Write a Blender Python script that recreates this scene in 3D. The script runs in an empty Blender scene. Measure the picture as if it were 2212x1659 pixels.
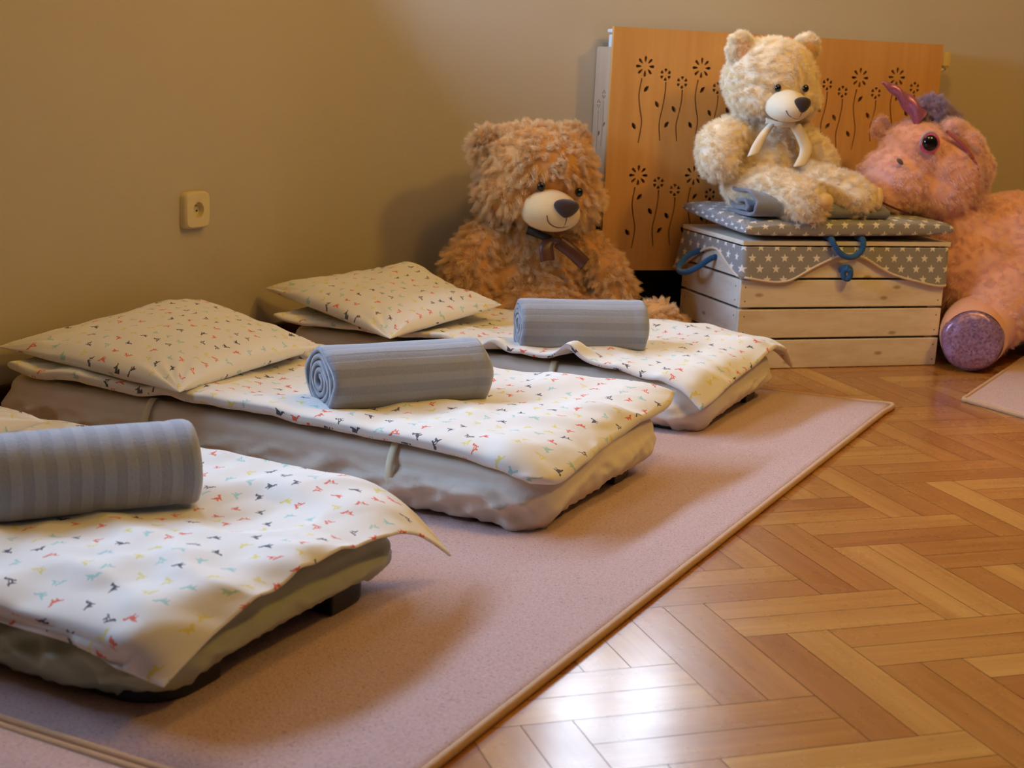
import bpy, bmesh, math, random
import numpy as np
from mathutils import Vector, Matrix, noise, Euler
random.seed(7)
PI = math.pi
SC = bpy.context.scene
COL = SC.collection
R2 = math.sqrt(2.0)

# ------------------------------------------------------------------ frames
# world: +Y runs along the left wall away from the camera, +X away from that wall.
# The bay wall, the crate and the parquet run at 45 degrees: a = along the bay wall, b = towards it.
def ab(a, b, z=0.0):
    return Vector(((a - b) / R2, (a + b) / R2, z))

# ------------------------------------------------------------------ materials
def srgb(r, g, b, a=1.0):
    f = lambda c: (c / 255 / 12.92) if c / 255 <= .04045 else ((c / 255 + .055) / 1.055) ** 2.4
    return (f(r), f(g), f(b), a)

class NT:
    """small helper around one material's node tree"""
    def __init__(s, name, rough=.8, spec=.3, base=(.5, .5, .5, 1), sheen=0.0):
        s.mat = bpy.data.materials.new(name); s.mat.use_nodes = True
        s.t = s.mat.node_tree; s.b = s.t.nodes['Principled BSDF']
        s.b.inputs['Roughness'].default_value = rough
        s.b.inputs['Specular IOR Level'].default_value = spec
        s.b.inputs['Base Color'].default_value = base
        s.b.inputs['Sheen Weight'].default_value = sheen
        s.b.inputs['Sheen Roughness'].default_value = .6
    def n(s, typ, **kw):
        o = s.t.nodes.new(typ)
        for k, v in kw.items(): setattr(o, k, v)
        return o
    def put(s, sock, v):
        if isinstance(v, bpy.types.NodeSocket): s.t.links.new(v, sock)
        else: sock.default_value = v
    def m(s, op, a, b=None, c=None):
        o = s.n('ShaderNodeMath', operation=op)
        s.put(o.inputs[0], a)
        if b is not None: s.put(o.inputs[1], b)
        if c is not None: s.put(o.inputs[2], c)
        return o.outputs[0]
    def v(s, op, a, b=None):
        o = s.n('ShaderNodeVectorMath', operation=op)
        s.put(o.inputs[0], a)
        if b is not None: s.put(o.inputs[1], b)
        return o.outputs[1] if op in ('LENGTH', 'DOT_PRODUCT', 'DISTANCE') else o.outputs[0]
    def sep(s, a):
        o = s.n('ShaderNodeSeparateXYZ'); s.put(o.inputs[0], a); return o.outputs
    def comb(s, x, y, z=0.0):
        o = s.n('ShaderNodeCombineXYZ')
        for i, q in enumerate((x, y, z)): s.put(o.inputs[i], q)
        return o.outputs[0]
    def uv(s):
        return s.n('ShaderNodeTexCoord').outputs['UV']
    def obj(s):
        return s.n('ShaderNodeTexCoord').outputs['Object']
    def scale(s, vec, k):
        return s.v('MULTIPLY', vec, k if isinstance(k, tuple) else (k, k, k))
    def noise(s, vec, scale, detail=3, rough=.55, dist=0.0, col=False):
        o = s.n('ShaderNodeTexNoise'); s.put(o.inputs['Vector'], vec)
        o.inputs['Scale'].default_value = scale; o.inputs['Detail'].default_value = detail
        o.inputs['Roughness'].default_value = rough; o.inputs['Distortion'].default_value = dist
        return o.outputs['Color' if col else 'Fac']
    def ramp(s, fac, stops, interp='LINEAR'):
        o = s.n('ShaderNodeValToRGB'); s.put(o.inputs[0], fac); cr = o.color_ramp; cr.interpolation = interp
        while len(cr.elements) < len(stops): cr.elements.new(.5)
        for e, (p, c) in zip(cr.elements, stops): e.position = p; e.color = c
        return o.outputs[0]
    def mix(s, fac, a, b, blend='MIX'):
        o = s.n('ShaderNodeMix', data_type='RGBA', blend_type=blend)
        s.put(o.inputs[0], fac); s.put(o.inputs[6], a); s.put(o.inputs[7], b)
        return o.outputs[2]
    def bump(s, h, strength=.3, dist=.002):
        o = s.n('ShaderNodeBump'); o.inputs['Strength'].default_value = strength
        o.inputs['Distance'].default_value = dist; s.put(o.inputs['Height'], h)
        s.t.links.new(o.outputs[0], s.b.inputs['Normal']); return o
    def color(s, c): s.put(s.b.inputs['Base Color'], c)

def plain(name, rgb, rough=.7, spec=.3, sheen=0, noise_amt=.12, nscale=20):
    k = NT(name, rough, spec, sheen=sheen)
    c = srgb(*rgb); d = tuple(x * (1 - noise_amt) for x in c[:3]) + (1,)
    k.color(k.mix(k.noise(k.obj(), nscale, 4), d, c))
    return k.mat

def mat_wall():
    k = NT('wall_paint', .85, .15)
    o = k.obj()
    n1 = k.noise(o, 1.3, 3); n2 = k.noise(o, 160, 2)
    k.color(k.mix(n1, srgb(186, 174, 152), srgb(196, 184, 162)))
    k.bump(n2, .12, .001); return k.mat

def glyph_cloth(name, base, cell=.044, size=.88):
    """cotton printed with small scattered animal-like motifs in orange, navy, teal and yellow"""
    k = NT(name, .85, .2, sheen=.15)
    p = k.scale(k.uv(), 1 / cell)
    vo = k.n('ShaderNodeTexVoronoi', voronoi_dimensions='2D', feature='F1')
    k.put(vo.inputs['Vector'], p); vo.inputs['Scale'].default_value = 1.0
    vo.inputs['Randomness'].default_value = .55
    loc = k.v('SUBTRACT', p, vo.outputs['Position'])
    cs = k.n('ShaderNodeSeparateColor'); k.put(cs.inputs[0], vo.outputs['Color'])
    rot = k.n('ShaderNodeVectorRotate', rotation_type='Z_AXIS')
    k.put(rot.inputs['Vector'], loc); k.put(rot.inputs['Angle'], k.m('MULTIPLY', cs.outputs[1], 6.283))
    q = k.scale(rot.outputs[0], 1 / size)
    wob = k.v('SUBTRACT', k.noise(k.scale(p, 9), 1, 2, col=True), (.5, .5, .5))
    q = k.v('ADD', q, k.scale(wob, .10))
    sep = k.sep(q)
    q = k.comb(sep[0], sep[1], 0)
    d = None
    for cx, cy, rx, ry in ((0, 0, .16, .085), (.15, .12, .055, .09), (.21, .19, .07, .04), (-.18, .05, .12, .035), (-.08, -.11, .035, .08), (.08, -.11, .035, .08)):
        e = k.v('LENGTH', k.v('MULTIPLY', k.v('SUBTRACT', q, (cx, cy, 0)), (1 / rx, 1 / ry, 0)))
        d = e if d is None else k.m('MINIMUM', d, e)
    hole = k.v('LENGTH', k.v('MULTIPLY', k.v('SUBTRACT', q, (.0, .01, 0)), (1 / .08, 1 / .035, 0)))
    has_hole = k.m('GREATER_THAN', cs.outputs[2], .55)
    inside = k.m('LESS_THAN', d, 1.0)
    cut = k.m('MULTIPLY', k.m('LESS_THAN', hole, 1.0), has_hole)
    mask = k.m('MULTIPLY', inside, k.m('SUBTRACT', 1.0, cut))
    ink = k.ramp(cs.outputs[0], [(0, srgb(228, 92, 50)), (.27, srgb(48, 46, 66)), (.5, srgb(164, 212, 204)), (.75, srgb(230, 216, 112))], 'CONSTANT')
    k.color(k.mix(k.m('MULTIPLY', mask, .92), srgb(*base), ink))
    k.bump(k.noise(k.scale(k.uv(), 1), 900, 2), .08, .0006)
    return k.mat

def cotton(name, rgb):
    k = NT(name, .6, .3, sheen=.2)
    o = k.obj(); c = srgb(*rgb)
    k.color(k.mix(k.noise(o, 7, 3), tuple(x * .93 for x in c[:3]) + (1,), c))
    cr = k.n('ShaderNodeTexNoise', noise_type='RIDGED_MULTIFRACTAL'); k.put(cr.inputs['Vector'], k.scale(o, (1, 1, 1.6))); cr.inputs['Scale'].default_value = 13; cr.inputs['Detail'].default_value = 4
    k.bump(k.m('ADD', k.m('MULTIPLY', cr.outputs['Fac'], .35), k.noise(o, 28, 3)), .45, .006); return k.mat

def star_cloth(name, pitch=.052, R=.0135):
    """grey cotton with rows of white five-pointed stars"""
    k = NT(name, .85, .2, sheen=.1)
    s = k.sep(k.uv())
    row = k.m('FLOOR', k.m('DIVIDE', s[1], pitch * .60))
    off = k.m('MULTIPLY', k.m('FLOORED_MODULO', row, 2.0), pitch * .5)
    x = k.m('SUBTRACT', k.m('FLOORED_MODULO', k.m('ADD', s[0], off), pitch), pitch / 2)
    y = k.m('SUBTRACT', k.m('FLOORED_MODULO', s[1], pitch * .60), pitch * .30)
    r = k.m('SQRT', k.m('ADD', k.m('MULTIPLY', x, x), k.m('MULTIPLY', y, y)))
    ang = k.m('ADD', k.m('ARCTAN2', x, y), 2 * PI)
    w = 2 * PI / 5
    th = k.m('ABSOLUTE', k.m('SUBTRACT', k.m('FLOORED_MODULO', k.m('ADD', ang, w / 2), w), w / 2))
    rho = R * .42
    nx, ny = rho * math.sin(PI / 5), R - rho * math.cos(PI / 5)
    v = k.m('ADD', k.m('MULTIPLY', k.m('MULTIPLY', r, k.m('COSINE', th)), nx), k.m('MULTIPLY', k.m('MULTIPLY', r, k.m('SINE', th)), ny))
    mask = k.m('LESS_THAN', v, nx * R)
    weave = k.noise(k.uv(), 500, 2)
    g = k.mix(weave, srgb(140, 138, 138), srgb(158, 156, 156))
    k.color(k.mix(mask, g, srgb(238, 234, 226)))
    k.bump(weave, .1, .0006)
    return k.mat

def mat_wood(name, c1, c2, sx=40., sy=2.5, rough=.45, spec=.4, uv=True, knots=False, white=None, bump=.1):
    k = NT(name, rough, spec)
    p = k.uv() if uv else k.obj()
    g = k.noise(k.scale(p, (sy, sx, sx)), 1, 5, .6, .4)
    g2 = k.noise(k.scale(p, (sy * .5, sx * .25, sx * .25)), 1, 3, .6, 1.2)
    f = k.m('ADD', k.m('MULTIPLY', g, .55), k.m('MULTIPLY', g2, .45))
    c = k.ramp(f, [(.32, srgb(*c1)), (.66, srgb(*c2))])
    if white:
        c = k.mix(k.ramp(k.noise(k.scale(p, (6, 22, 22)), 1, 5, .65), [(.4, (1, 1, 1, 1)), (.72, (.25, .25, .25, 1))]), c, srgb(*white))
    if knots:
        vo = k.n('ShaderNodeTexVoronoi', voronoi_dimensions='2D'); k.put(vo.inputs['Vector'], k.scale(p, (3.4, 8, 1)))
        vo.inputs['Scale'].default_value = 1; vo.inputs['Randomness'].default_value = 1
        c = k.mix(k.ramp(vo.outputs['Distance'], [(.025, (.7, .7, .7, 1)), (.06, (0, 0, 0, 1))]), c, srgb(150, 124, 92))
    k.color(c); k.bump(f, bump, .001); return k.mat

def mat_parquet():
    k = NT('parquet_oak', .3, .45)
    at = k.n('ShaderNodeAttribute'); at.attribute_name = 'tone'
    rnd = at.outputs['Fac']
    uv = k.v('ADD', k.uv(), k.comb(k.m('MULTIPLY', rnd, 37.0), k.m('MULTIPLY', rnd, 91.0)))
    g = k.noise(k.scale(uv, (3.0, 70., 1)), 1, 5, .6, .3)
    g2 = k.noise(k.scale(uv, (1.6, 16., 1)), 1, 3, .55, .8)
    f = k.m('ADD', k.m('MULTIPLY', g, .4), k.m('MULTIPLY', g2, .6))
    dark = k.ramp(rnd, [(0, srgb(142, 84, 30)), (.5, srgb(158, 99, 38)), (1, srgb(168, 113, 48))])
    light = k.ramp(rnd, [(0, srgb(166, 104, 42)), (.5, srgb(182, 124, 54)), (1, srgb(196, 144, 70))])
    k.color(k.mix(k.ramp(f, [(.34, (0, 0, 0, 1)), (.64, (1, 1, 1, 1))]), dark, light))
    o = k.obj()
    wear = k.noise(o, 9, 4, .6)
    k.put(k.b.inputs['Roughness'], k.m('ADD', .18, k.m('MULTIPLY', wear, .20)))
    h = k.m('ADD', k.m('MULTIPLY', g, .25), k.m('MULTIPLY', k.noise(o, 16, 3), .9))
    k.bump(h, .22, .002)
    k.b.inputs['Coat Weight'].default_value = .45; k.b.inputs['Coat Roughness'].default_value = .16
    return k.mat

def mat_rug():
    k = NT('rug_pile', .95, .1, sheen=.25)
    o = k.obj()
    f = k.noise(o, 190, 4, .75); g = k.noise(o, 30, 3)
    c = k.mix(f, srgb(176, 130, 120), srgb(250, 222, 216))
    dark = k.ramp(k.noise(o, 260, 2, .5), [(.60, (0, 0, 0, 1)), (.70, (1, 1, 1, 1))])
    c = k.mix(k.m('MULTIPLY', dark, .7), c, srgb(150, 104, 92))
    k.color(k.mix(g, k.mix(.12, c, srgb(180, 130, 116)), c))
    k.bump(k.m('ADD', f, k.noise(o, 600, 2)), .7, .004); return k.mat

def mat_blanket(name, along_u):
    k = NT(name, .95, .1, sheen=.5)
    s = k.sep(k.uv())
    t = s[0] if along_u else s[1]
    t = k.m('ADD', t, k.m('MULTIPLY', k.noise(k.uv(), 12, 2), .004))
    st = k.ramp(k.m('FLOORED_MODULO', k.m('DIVIDE', t, .034), 1.0), [(.0, (0, 0, 0, 1)), (.08, (1, 1, 1, 1)), (.5, (1, 1, 1, 1)), (.58, (0, 0, 0, 1))])
    fz = k.noise(k.obj(), 230, 3, .7)
    c = k.mix(k.m('MULTIPLY', st, .55), srgb(132, 135, 144), srgb(158, 161, 168))
    k.color(k.mix(k.m('MULTIPLY', fz, .3), c, srgb(194, 197, 206)))
    k.bump(k.m('ADD', fz, k.m('MULTIPLY', st, .6)), .5, .002); return k.mat

def mat_fur(name, c1, c2, scale=14):
    k = NT(name, .75, .15, sheen=.3)
    k.color(k.mix(k.noise(k.obj(), scale, 3), srgb(*c1), srgb(*c2))); return k.mat

def mat_emit(name, col, strength):
    m = bpy.data.materials.new(name); m.use_nodes = True; t = m.node_tree; t.nodes.clear()
    e = t.nodes.new('ShaderNodeEmission'); e.inputs[0].default_value = col; e.inputs[1].default_value = strength
    o = t.nodes.new('ShaderNodeOutputMaterial'); t.links.new(e.outputs[0], o.inputs[0]); return m

def mat_glass():
    m = bpy.data.materials.new('window_glass'); m.use_nodes = True; t = m.node_tree; t.nodes.clear()
    a = t.nodes.new('ShaderNodeBsdfTransparent'); g = t.nodes.new('ShaderNodeBsdfGlossy'); g.inputs['Roughness'].default_value = .02
    x = t.nodes.new('ShaderNodeMixShader'); x.inputs[0].default_value = .06
    t.links.new(a.outputs[0], x.inputs[1]); t.links.new(g.outputs[0], x.inputs[2])
    o = t.nodes.new('ShaderNodeOutputMaterial'); t.links.new(x.outputs[0], o.inputs[0]); return m

def mat_glitter(name, c1, c2, rough=.35, cell=220):
    k = NT(name, rough, .6)
    vo = k.n('ShaderNodeTexVoronoi'); k.put(vo.inputs['Vector'], k.obj()); vo.inputs['Scale'].default_value = cell
    k.color(k.mix(vo.outputs['Color'], srgb(*c1), srgb(*c2)))
    k.b.inputs['Metallic'].default_value = .35
    sp = k.n('ShaderNodeSeparateColor'); k.put(sp.inputs[0], vo.outputs['Color'])
    k.bump(sp.outputs[0], .5, .002); return k.mat

MAT = dict(
    wall=mat_wall(), parquet=mat_parquet(), rug=mat_rug(),
    ceiling=plain('ceiling_paint', (176, 168, 156), .9, .1), wall_dark=plain('wall_paint_low_bounce', (98, 82, 66), .9, .1),  # unseen walls coloured dark brown to weaken the bounced light
    baseboard=mat_wood('baseboard_brown', (52, 26, 16), (74, 38, 22), 30, 2, .4, .4, uv=False),
    black=plain('shaded_niche', (30, 27, 25), .6, .2),
    gap=plain('parquet_gap', (58, 34, 18), .8, .1),
    print=glyph_cloth('printed_cotton', (238, 235, 227)),
    star=star_cloth('star_cotton'),
    sheet=cotton('cream_sheet', (228, 216, 198)), sheet_green=cotton('pale_green_sheet', (178, 184, 154)),
    strap=plain('cream_tape', (236, 224, 190), .7, .2),
    plastic=plain('dark_plastic', (44, 46, 56), .45, .4),
    beech=mat_wood('beech_veneer', (196, 140, 72), (214, 160, 92), 26, 1.6, .4, .35, bump=.03),
    beech_cool_lit=mat_wood('beech_veneer_cool_lit', (190, 160, 128), (206, 178, 148), 26, 1.6, .45, .3, bump=.03),  # cool daylight on the side boards mixed into the veneer colour
    crate=mat_wood('whitewashed_pine', (190, 164, 126), (238, 222, 194), 46, 3.0, .55, .3, knots=True, white=(240, 231, 216), bump=.15),
    rope=None, ear_shade=plain('ear_shade_plush', (176, 92, 96), .9, .1, .2), nail=plain('nail_steel', (96, 84, 70), .6, .4), blanket_rings=mat_blanket('fleece_ring_stripes', False), blanket_long=mat_blanket('fleece_long_stripes', True),
    white_enamel=plain('white_enamel', (228, 232, 232), .35, .5, 0, .03),
    socket=plain('ivory_plastic', (222, 206, 158), .35, .5, 0, .03),
    dark_hole=plain('socket_hole', (40, 30, 20), .6, .3), pin=plain('brass_pin', (190, 170, 120), .3, .6),
    knob=plain('cream_plastic', (226, 206, 150), .4, .4),
    tan=mat_fur('tan_fur', (228, 184, 124), (246, 212, 158)), tan_skin=plain('tan_backing', (206, 152, 92), .9, .1),
    cream=mat_fur('cream_fur', (250, 228, 192), (255, 242, 214)), cream_skin=plain('cream_backing', (244, 226, 196), .9, .1),
    pink=mat_fur('pink_fur', (250, 208, 198), (254, 224, 214)), pink_skin=plain('pink_backing', (244, 190, 180), .9, .1),
    lilac=mat_fur('lilac_fur', (168, 150, 194), (190, 174, 212)),
    ear_inner=mat_fur('ear_inner_fur', (196, 150, 110), (216, 172, 132)),
    muzzle_tan=plain('muzzle_plush', (222, 190, 140), .9, .15, .2), muzzle_cream=plain('muzzle_plush_pale', (240, 226, 196), .9, .15, .2),
    nose=plain('nose_velour', (52, 32, 26), .7, .2, .2), eye=plain('eye_plastic', (14, 12, 12), .12, .6, 0, 0),
    thread=plain('mouth_thread', (92, 56, 36), .8, .2),
    ribbon_brown=plain('brown_satin', (78, 40, 26), .4, .5), ribbon_black=plain('black_satin', (20, 16, 15), .4, .5),
    ribbon_cream=plain('cream_satin', (244, 232, 206), .32, .5),
    pad=plain('paw_pad_plush', (240, 210, 158), .9, .1, .2),
    horn=mat_glitter('horn_foil', (150, 90, 130), (190, 120, 160), .35, 240),
    hoof=mat_glitter('hoof_sequins', (122, 92, 130), (190, 150, 180), .30, 170),
    iris=mat_glitter('iris_glitter', (190, 60, 120), (240, 130, 180), .2, 500),
    nostril=plain('nostril_felt', (128, 116, 122), .9, .1), peach=mat_fur('peach_plush', (232, 164, 128), (244, 184, 150)),
    mouth=plain('mouth_seam', (110, 60, 78), .9, .1),
    grey_cloth=plain('grey_fleece', (122, 126, 138), .95, .1, .4, .2, 40),
    binding=plain('rug_binding', (206, 164, 122), .9, .1, .2, .25, 120),
    frame=plain('window_paint', (235, 232, 224), .4, .4), glass=mat_glass(),
    lamp=mat_emit('lamp_glow', (1, .62, .25, 1), 4), lamp_metal=plain('lamp_metal', (200, 196, 188), .35, .5),
    piping=plain('cream_piping', (226, 210, 190), .8, .2, .1),
)
def mat_rope():
    k = NT('blue_cord', .7, .3, sheen=.2)
    s = k.sep(k.uv())
    tw = k.m('SINE', k.m('ADD', k.m('MULTIPLY', s[0], 1500.0), k.m('MULTIPLY', s[1], 12.566)))
    k.color(k.mix(k.m('MULTIPLY_ADD', tw, .5, .5), srgb(10, 66, 118), srgb(26, 104, 168)))
    k.bump(tw, .5, .002); return k.mat
MAT['rope'] = mat_rope()

# ------------------------------------------------------------------ object helpers
def link(name, me, mat, parent=None, smooth=True):
    o = bpy.data.objects.new(name, me); COL.objects.link(o)
    if mat is not None:
        for q in (mat if isinstance(mat, (list, tuple)) else [mat]): me.materials.append(q)
    if smooth:
        for p in me.polygons: p.use_smooth = True
    if parent is not None: o.parent = parent
    return o
def obj(name, bm, mat, parent=None, smooth=False):
    me = bpy.data.meshes.new(name); bmesh.ops.recalc_face_normals(bm, faces=bm.faces); bm.to_mesh(me); bm.free()
    return link(name, me, mat, parent, smooth)
def grid_obj(name, P, mat, parent=None, UV=None, closed_u=False, closed_v=False, smooth=True):
    """P: (n, m, 3) array -> quad mesh with uv"""
    n, m = P.shape[:2]
    verts = P.reshape(-1, 3).tolist(); faces = []; uvs = []
    nu = n if closed_u else n - 1; nv = m if closed_v else m - 1
    for i in range(nu):
        for j in range(nv):
            i2, j2 = (i + 1) % n, (j + 1) % m
            faces.append((i * m + j, i2 * m + j, i2 * m + j2, i * m + j2))
            if UV is not None:
                def g(ii, jj): return UV[min(ii, UV.shape[0] - 1), min(jj, UV.shape[1] - 1)]
                uvs += [g(i, j), g(i + 1, j), g(i + 1, j + 1), g(i, j + 1)]
    me = bpy.data.meshes.new(name); me.from_pydata(verts, [], faces)
    if UV is not None:
        l = me.uv_layers.new(name='UVMap')
        l.data.foreach_set('uv', np.array(uvs, dtype=np.float32).ravel())
    return link(name, me, mat, parent, smooth)
def solid(o, t, off=0.0):
    md = o.modifiers.new('thickness', 'SOLIDIFY'); md.thickness = t; md.offset = off; return o
def subd(o, lv=1):
    md = o.modifiers.new('subdivision', 'SUBSURF'); md.levels = lv; md.render_levels = lv; return o
def bevel(o, w, seg=2):
    md = o.modifiers.new('edges', 'BEVEL'); md.width = w; md.segments = seg; md.limit_method = 'ANGLE'; return o
def empty(name, loc, rz=0.0):
    o = bpy.data.objects.new(name, None); o.location = loc; o.rotation_euler = (0, 0, rz); o.empty_display_size = .05
    COL.objects.link(o); return o
def tag(o, label, cat, group=None):
    o['label'] = label; o['category'] = cat
    if group: o['group'] = group
    return o
def struct(o):
    o['kind'] = 'structure'; return o
def add_box(bm, x0, x1, y0, y1, z0, z1, uvscale=None, axis=0):
    vs = [bm.verts.new((x, y, z)) for x in (x0, x1) for y in (y0, y1) for z in (z0, z1)]
    uvl = bm.loops.layers.uv.verify()
    off = random.random() * 9
    for idx in ((0, 1, 3, 2), (4, 6, 7, 5), (0, 4, 5, 1), (2, 3, 7, 6), (0, 2, 6, 4), (1, 5, 7, 3)):
        f = bm.faces.new([vs[i] for i in idx])
        for l in f.loops:
            c = l.vert.co
            o = [c.x, c.y, c.z]; u = o[axis]; r = [o[i] for i in range(3) if i != axis]
            l[uvl].uv = (u + off, r[0] + r[1] + off)
    return vs
def box(name, dims, mat, parent=None, bev=0.0, axis=0):
    bm = bmesh.new(); add_box(bm, *dims, axis=axis); o = obj(name, bm, mat, parent)
    if bev: bevel(o, bev)
    return o
def catmull(pts, n, closed=False):
    P = np.array(pts, float); m = len(P)
    out = []
    T = np.linspace(0, m if closed else m - 1, n, endpoint=not closed)
    for t in T:
        i = int(min(math.floor(t), (m - 1) if closed else m - 2)); f = t - i
        if closed: a, b, c, d = (P[(i + q) % m] for q in (-1, 0, 1, 2))
        else:
            b, c = P[i], P[i + 1]; a = P[i - 1] if i > 0 else 2 * b - c; d = P[i + 2] if i + 2 < m else 2 * c - b
        out.append(.5 * ((2 * b) + (-a + c) * f + (2 * a - 5 * b + 4 * c - d) * f * f + (-a + 3 * b - 3 * c + d) * f ** 3))
    return np.array(out)
def tube(name, pts, r, mat, parent=None, n=60, k=10, closed=False, flat=1.0, caps=True, rfun=None):
    C = catmull(pts, n, closed)
    L = np.r_[0, np.cumsum(np.linalg.norm(np.diff(C, axis=0), axis=1))]
    P = np.zeros((n, k, 3)); UV = np.zeros((n + 1, k + 1, 2))
    up = Vector((0, 0, 1)); prev = None
    for i in range(n):
        t = Vector(C[(i + 1) % n if closed else min(i + 1, n - 1)] - C[i - 1 if (i or closed) else 0]).normalized()
        if prev is None:
            s = t.cross(up); s = s if s.length > .05 else t.cross(Vector((1, 0, 0)))
        else: s = prev - t * prev.dot(t)
        s.normalize(); prev = s; b = t.cross(s)
        rr = r * (rfun(i / (n - 1)) if rfun else 1)
        for j in range(k):
            a = 2 * PI * j / k
            P[i, j] = Vector(C[i]) + s * rr * math.cos(a) + b * rr * flat * math.sin(a)
    for i in range(n + 1):
        for j in range(k + 1): UV[i, j] = (L[min(i, n - 1)], j / k)
    o = grid_obj(name, P, mat, parent, UV, closed_u=closed, closed_v=True)
    if caps and not closed:
        bm = bmesh.new(); bm.from_mesh(o.data); bm.verts.ensure_lookup_table()
        bm.faces.new([bm.verts[j] for j in range(k)][::-1]); bm.faces.new([bm.verts[(n - 1) * k + j] for j in range(k)])
        bm.to_mesh(o.data); bm.free()
    return o
def ellipsoid(name, c, r, mat, parent=None, rot=(0, 0, 0), seg=32, fn=None):
    bm = bmesh.new(); bmesh.ops.create_uvsphere(bm, u_segments=seg, v_segments=seg // 2, radius=1)
    M = Euler(rot).to_matrix()
    for v in bm.verts:
        q = Vector(v.co)
        if fn: q = fn(q)
        v.co = M @ Vector((q.x * r[0], q.y * r[1], q.z * r[2])) + Vector(c)
    return obj(name, bm, mat, parent, True)
def evaluated_mesh(o, name):
    dg = bpy.context.evaluated_depsgraph_get(); dg.update()
    me = bpy.data.meshes.new_from_object(o.evaluated_get(dg)); me.name = name; return me
def blob_mesh(name, blobs, voxel=.009, smooth=6, mats=None, parent=None):
    """one continuous plush body from ellipsoids (c, r, rot) and limbs (p, q, r0, r1)"""
    bm = bmesh.new()
    def ball(c, r, rot=(0, 0, 0)):
        M = Matrix.Translation(Vector(c)) @ Euler(rot).to_matrix().to_4x4() @ Matrix.Diagonal(Vector((r[0], r[1], r[2], 1)))
        bmesh.ops.create_icosphere(bm, subdivisions=3, radius=1, matrix=M)
    for b in blobs:
        if b[0] == 'e': ball(*b[1:])
        else:
            _, pts, rs = b
            pts = catmull(pts, 9 if len(pts) > 2 else 7)
            for i, p in enumerate(pts):
                f = i / (len(pts) - 1); x = f * (len(rs) - 1); j = min(int(x), len(rs) - 2)
                r = rs[j] + (rs[j + 1] - rs[j]) * (x - j); ball(p, (r, r, r))
    me = bpy.data.meshes.new(name + '_raw'); bm.to_mesh(me); bm.free()
    o = bpy.data.objects.new('raw', me); COL.objects.link(o)
    md = o.modifiers.new('r', 'REMESH'); md.mode = 'VOXEL'; md.voxel_size = voxel
    md = o.modifiers.new('s', 'SMOOTH'); md.factor = .5; md.iterations = smooth
    m2 = evaluated_mesh(o, name); bpy.data.objects.remove(o); bpy.data.meshes.remove(me)
    m2.materials.clear()
    return link(name, m2, mats, parent, True)
def fur(o, count, length, kids, clump=.4, radius=.010, root=.0012, mat_slot=2, droop=0.0, rand=.25, bare=(), seed=1, short=()):
    """plush pile on a body; bare = [(centre, radius)] left without pile"""
    g = o.vertex_groups.new(name='pile')
    for v in o.data.vertices:
        w = 1.0
        for c, r in bare:
            d = (v.co - Vector(c)).length
            w = min(w, max(0.0, (d - r) / .012))
        for c, r, k in short:
            d = (v.co - Vector(c)).length
            if d < r: w = min(w, k)
        g.add([v.index], min(1, w), 'REPLACE')
    md = o.modifiers.new('pile', 'PARTICLE_SYSTEM'); ps = md.particle_system; s = ps.settings; ps.seed = seed
    s.type = 'HAIR'; s.count = count; s.hair_length = length; s.hair_step = 4
    s.emit_from = 'FACE'; s.use_even_distribution = True; s.use_modifier_stack = False
    s.use_advanced_hair = True
    s.factor_random = length / 4 * rand
    s.object_align_factor = (0, 0, -length / 4 * droop)
    s.child_type = 'SIMPLE'; s.rendered_child_count = kids; s.child_percent = 0 if hasattr(s, 'child_percent') else 0
    s.child_radius = radius; s.child_roundness = .6; s.clump_factor = clump; s.clump_shape = .1
    s.child_size_random = .4; s.length_random = .35 if hasattr(s, 'length_random') else 0
    s.roughness_1 = .004; s.roughness_1_size = .6; s.roughness_2 = .006
    s.root_radius = root / .01 * .01; s.tip_radius = root * .25; s.radius_scale = 1.0
    s.material = mat_slot
    s.display_step = 2; s.render_step = 3
    ps.vertex_group_density = 'pile'; ps.vertex_group_length = 'pile'
    return ps
def nz(x, y, z=0.0): return noise.noise(Vector((x, y, z)))
def ridge(x, y, z=0.0): return 1 - abs(noise.noise(Vector((x, y, z)))) * 2

# ------------------------------------------------------------------ room shell
WX = -2.45; BW = 4.38; ZC = 2.75
A0 = BW + WX * R2          # bay wall starts here on the a axis
A1 = 3.95
CORN = ab(A0, BW); FAR = ab(A1, BW)
XR, YF = 3.4, -2.6

def wall(name, p, q, t, hole=None, h=ZC, mat='wall'):
    """wall from p to q (inner face), thickness t to the left of p->q; hole = (s0, s1, z0, z1)"""
    d = (q - p); L = d.length; d.normalize(); nrm = Vector((-d.y, d.x, 0))
    bm = bmesh.new()
    def b(s0, s1, z0, z1):
        vs = add_box(bm, s0, s1, 0, t, z0, z1)
    if hole:
        s0, s1, z0, z1 = hole
        b(0, s0, 0, h); b(s1, L, 0, h); b(s0, s1, 0, z0); b(s0, s1, z1, h)
    else: b(0, L, 0, h)
    M = Matrix((( d.x, nrm.x, 0, p.x), (d.y, nrm.y, 0, p.y), (0, 0, 1, 0), (0, 0, 0, 1)))
    bm.transform(M)
    return struct(obj(name, bm, MAT[mat]))
PL0 = Vector((WX, YF, 0))
W1 = (.95 - YF, 3.48 - YF, 1.03, 1.45)          # left wall window along s
RC = .22
wall('wall_left', PL0, CORN - Vector((0, RC, 0)), .26, W1)
W2 = (1.68 - A0, 2.28 - A0, 1.11, 2.2)
bay = wall('wall_corner', ab(A0 + RC, BW), FAR, .3, (W2[0] - RC, W2[1] - RC, W2[2], W2[3]))
bm = bmesh.new(); bm.from_mesh(bay.data)      # the plaster turns the corner in a soft curve
rad = RC / math.tan(PI / 8); cc = Vector((WX + rad, CORN.y - RC, 0)); prev = None
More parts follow.
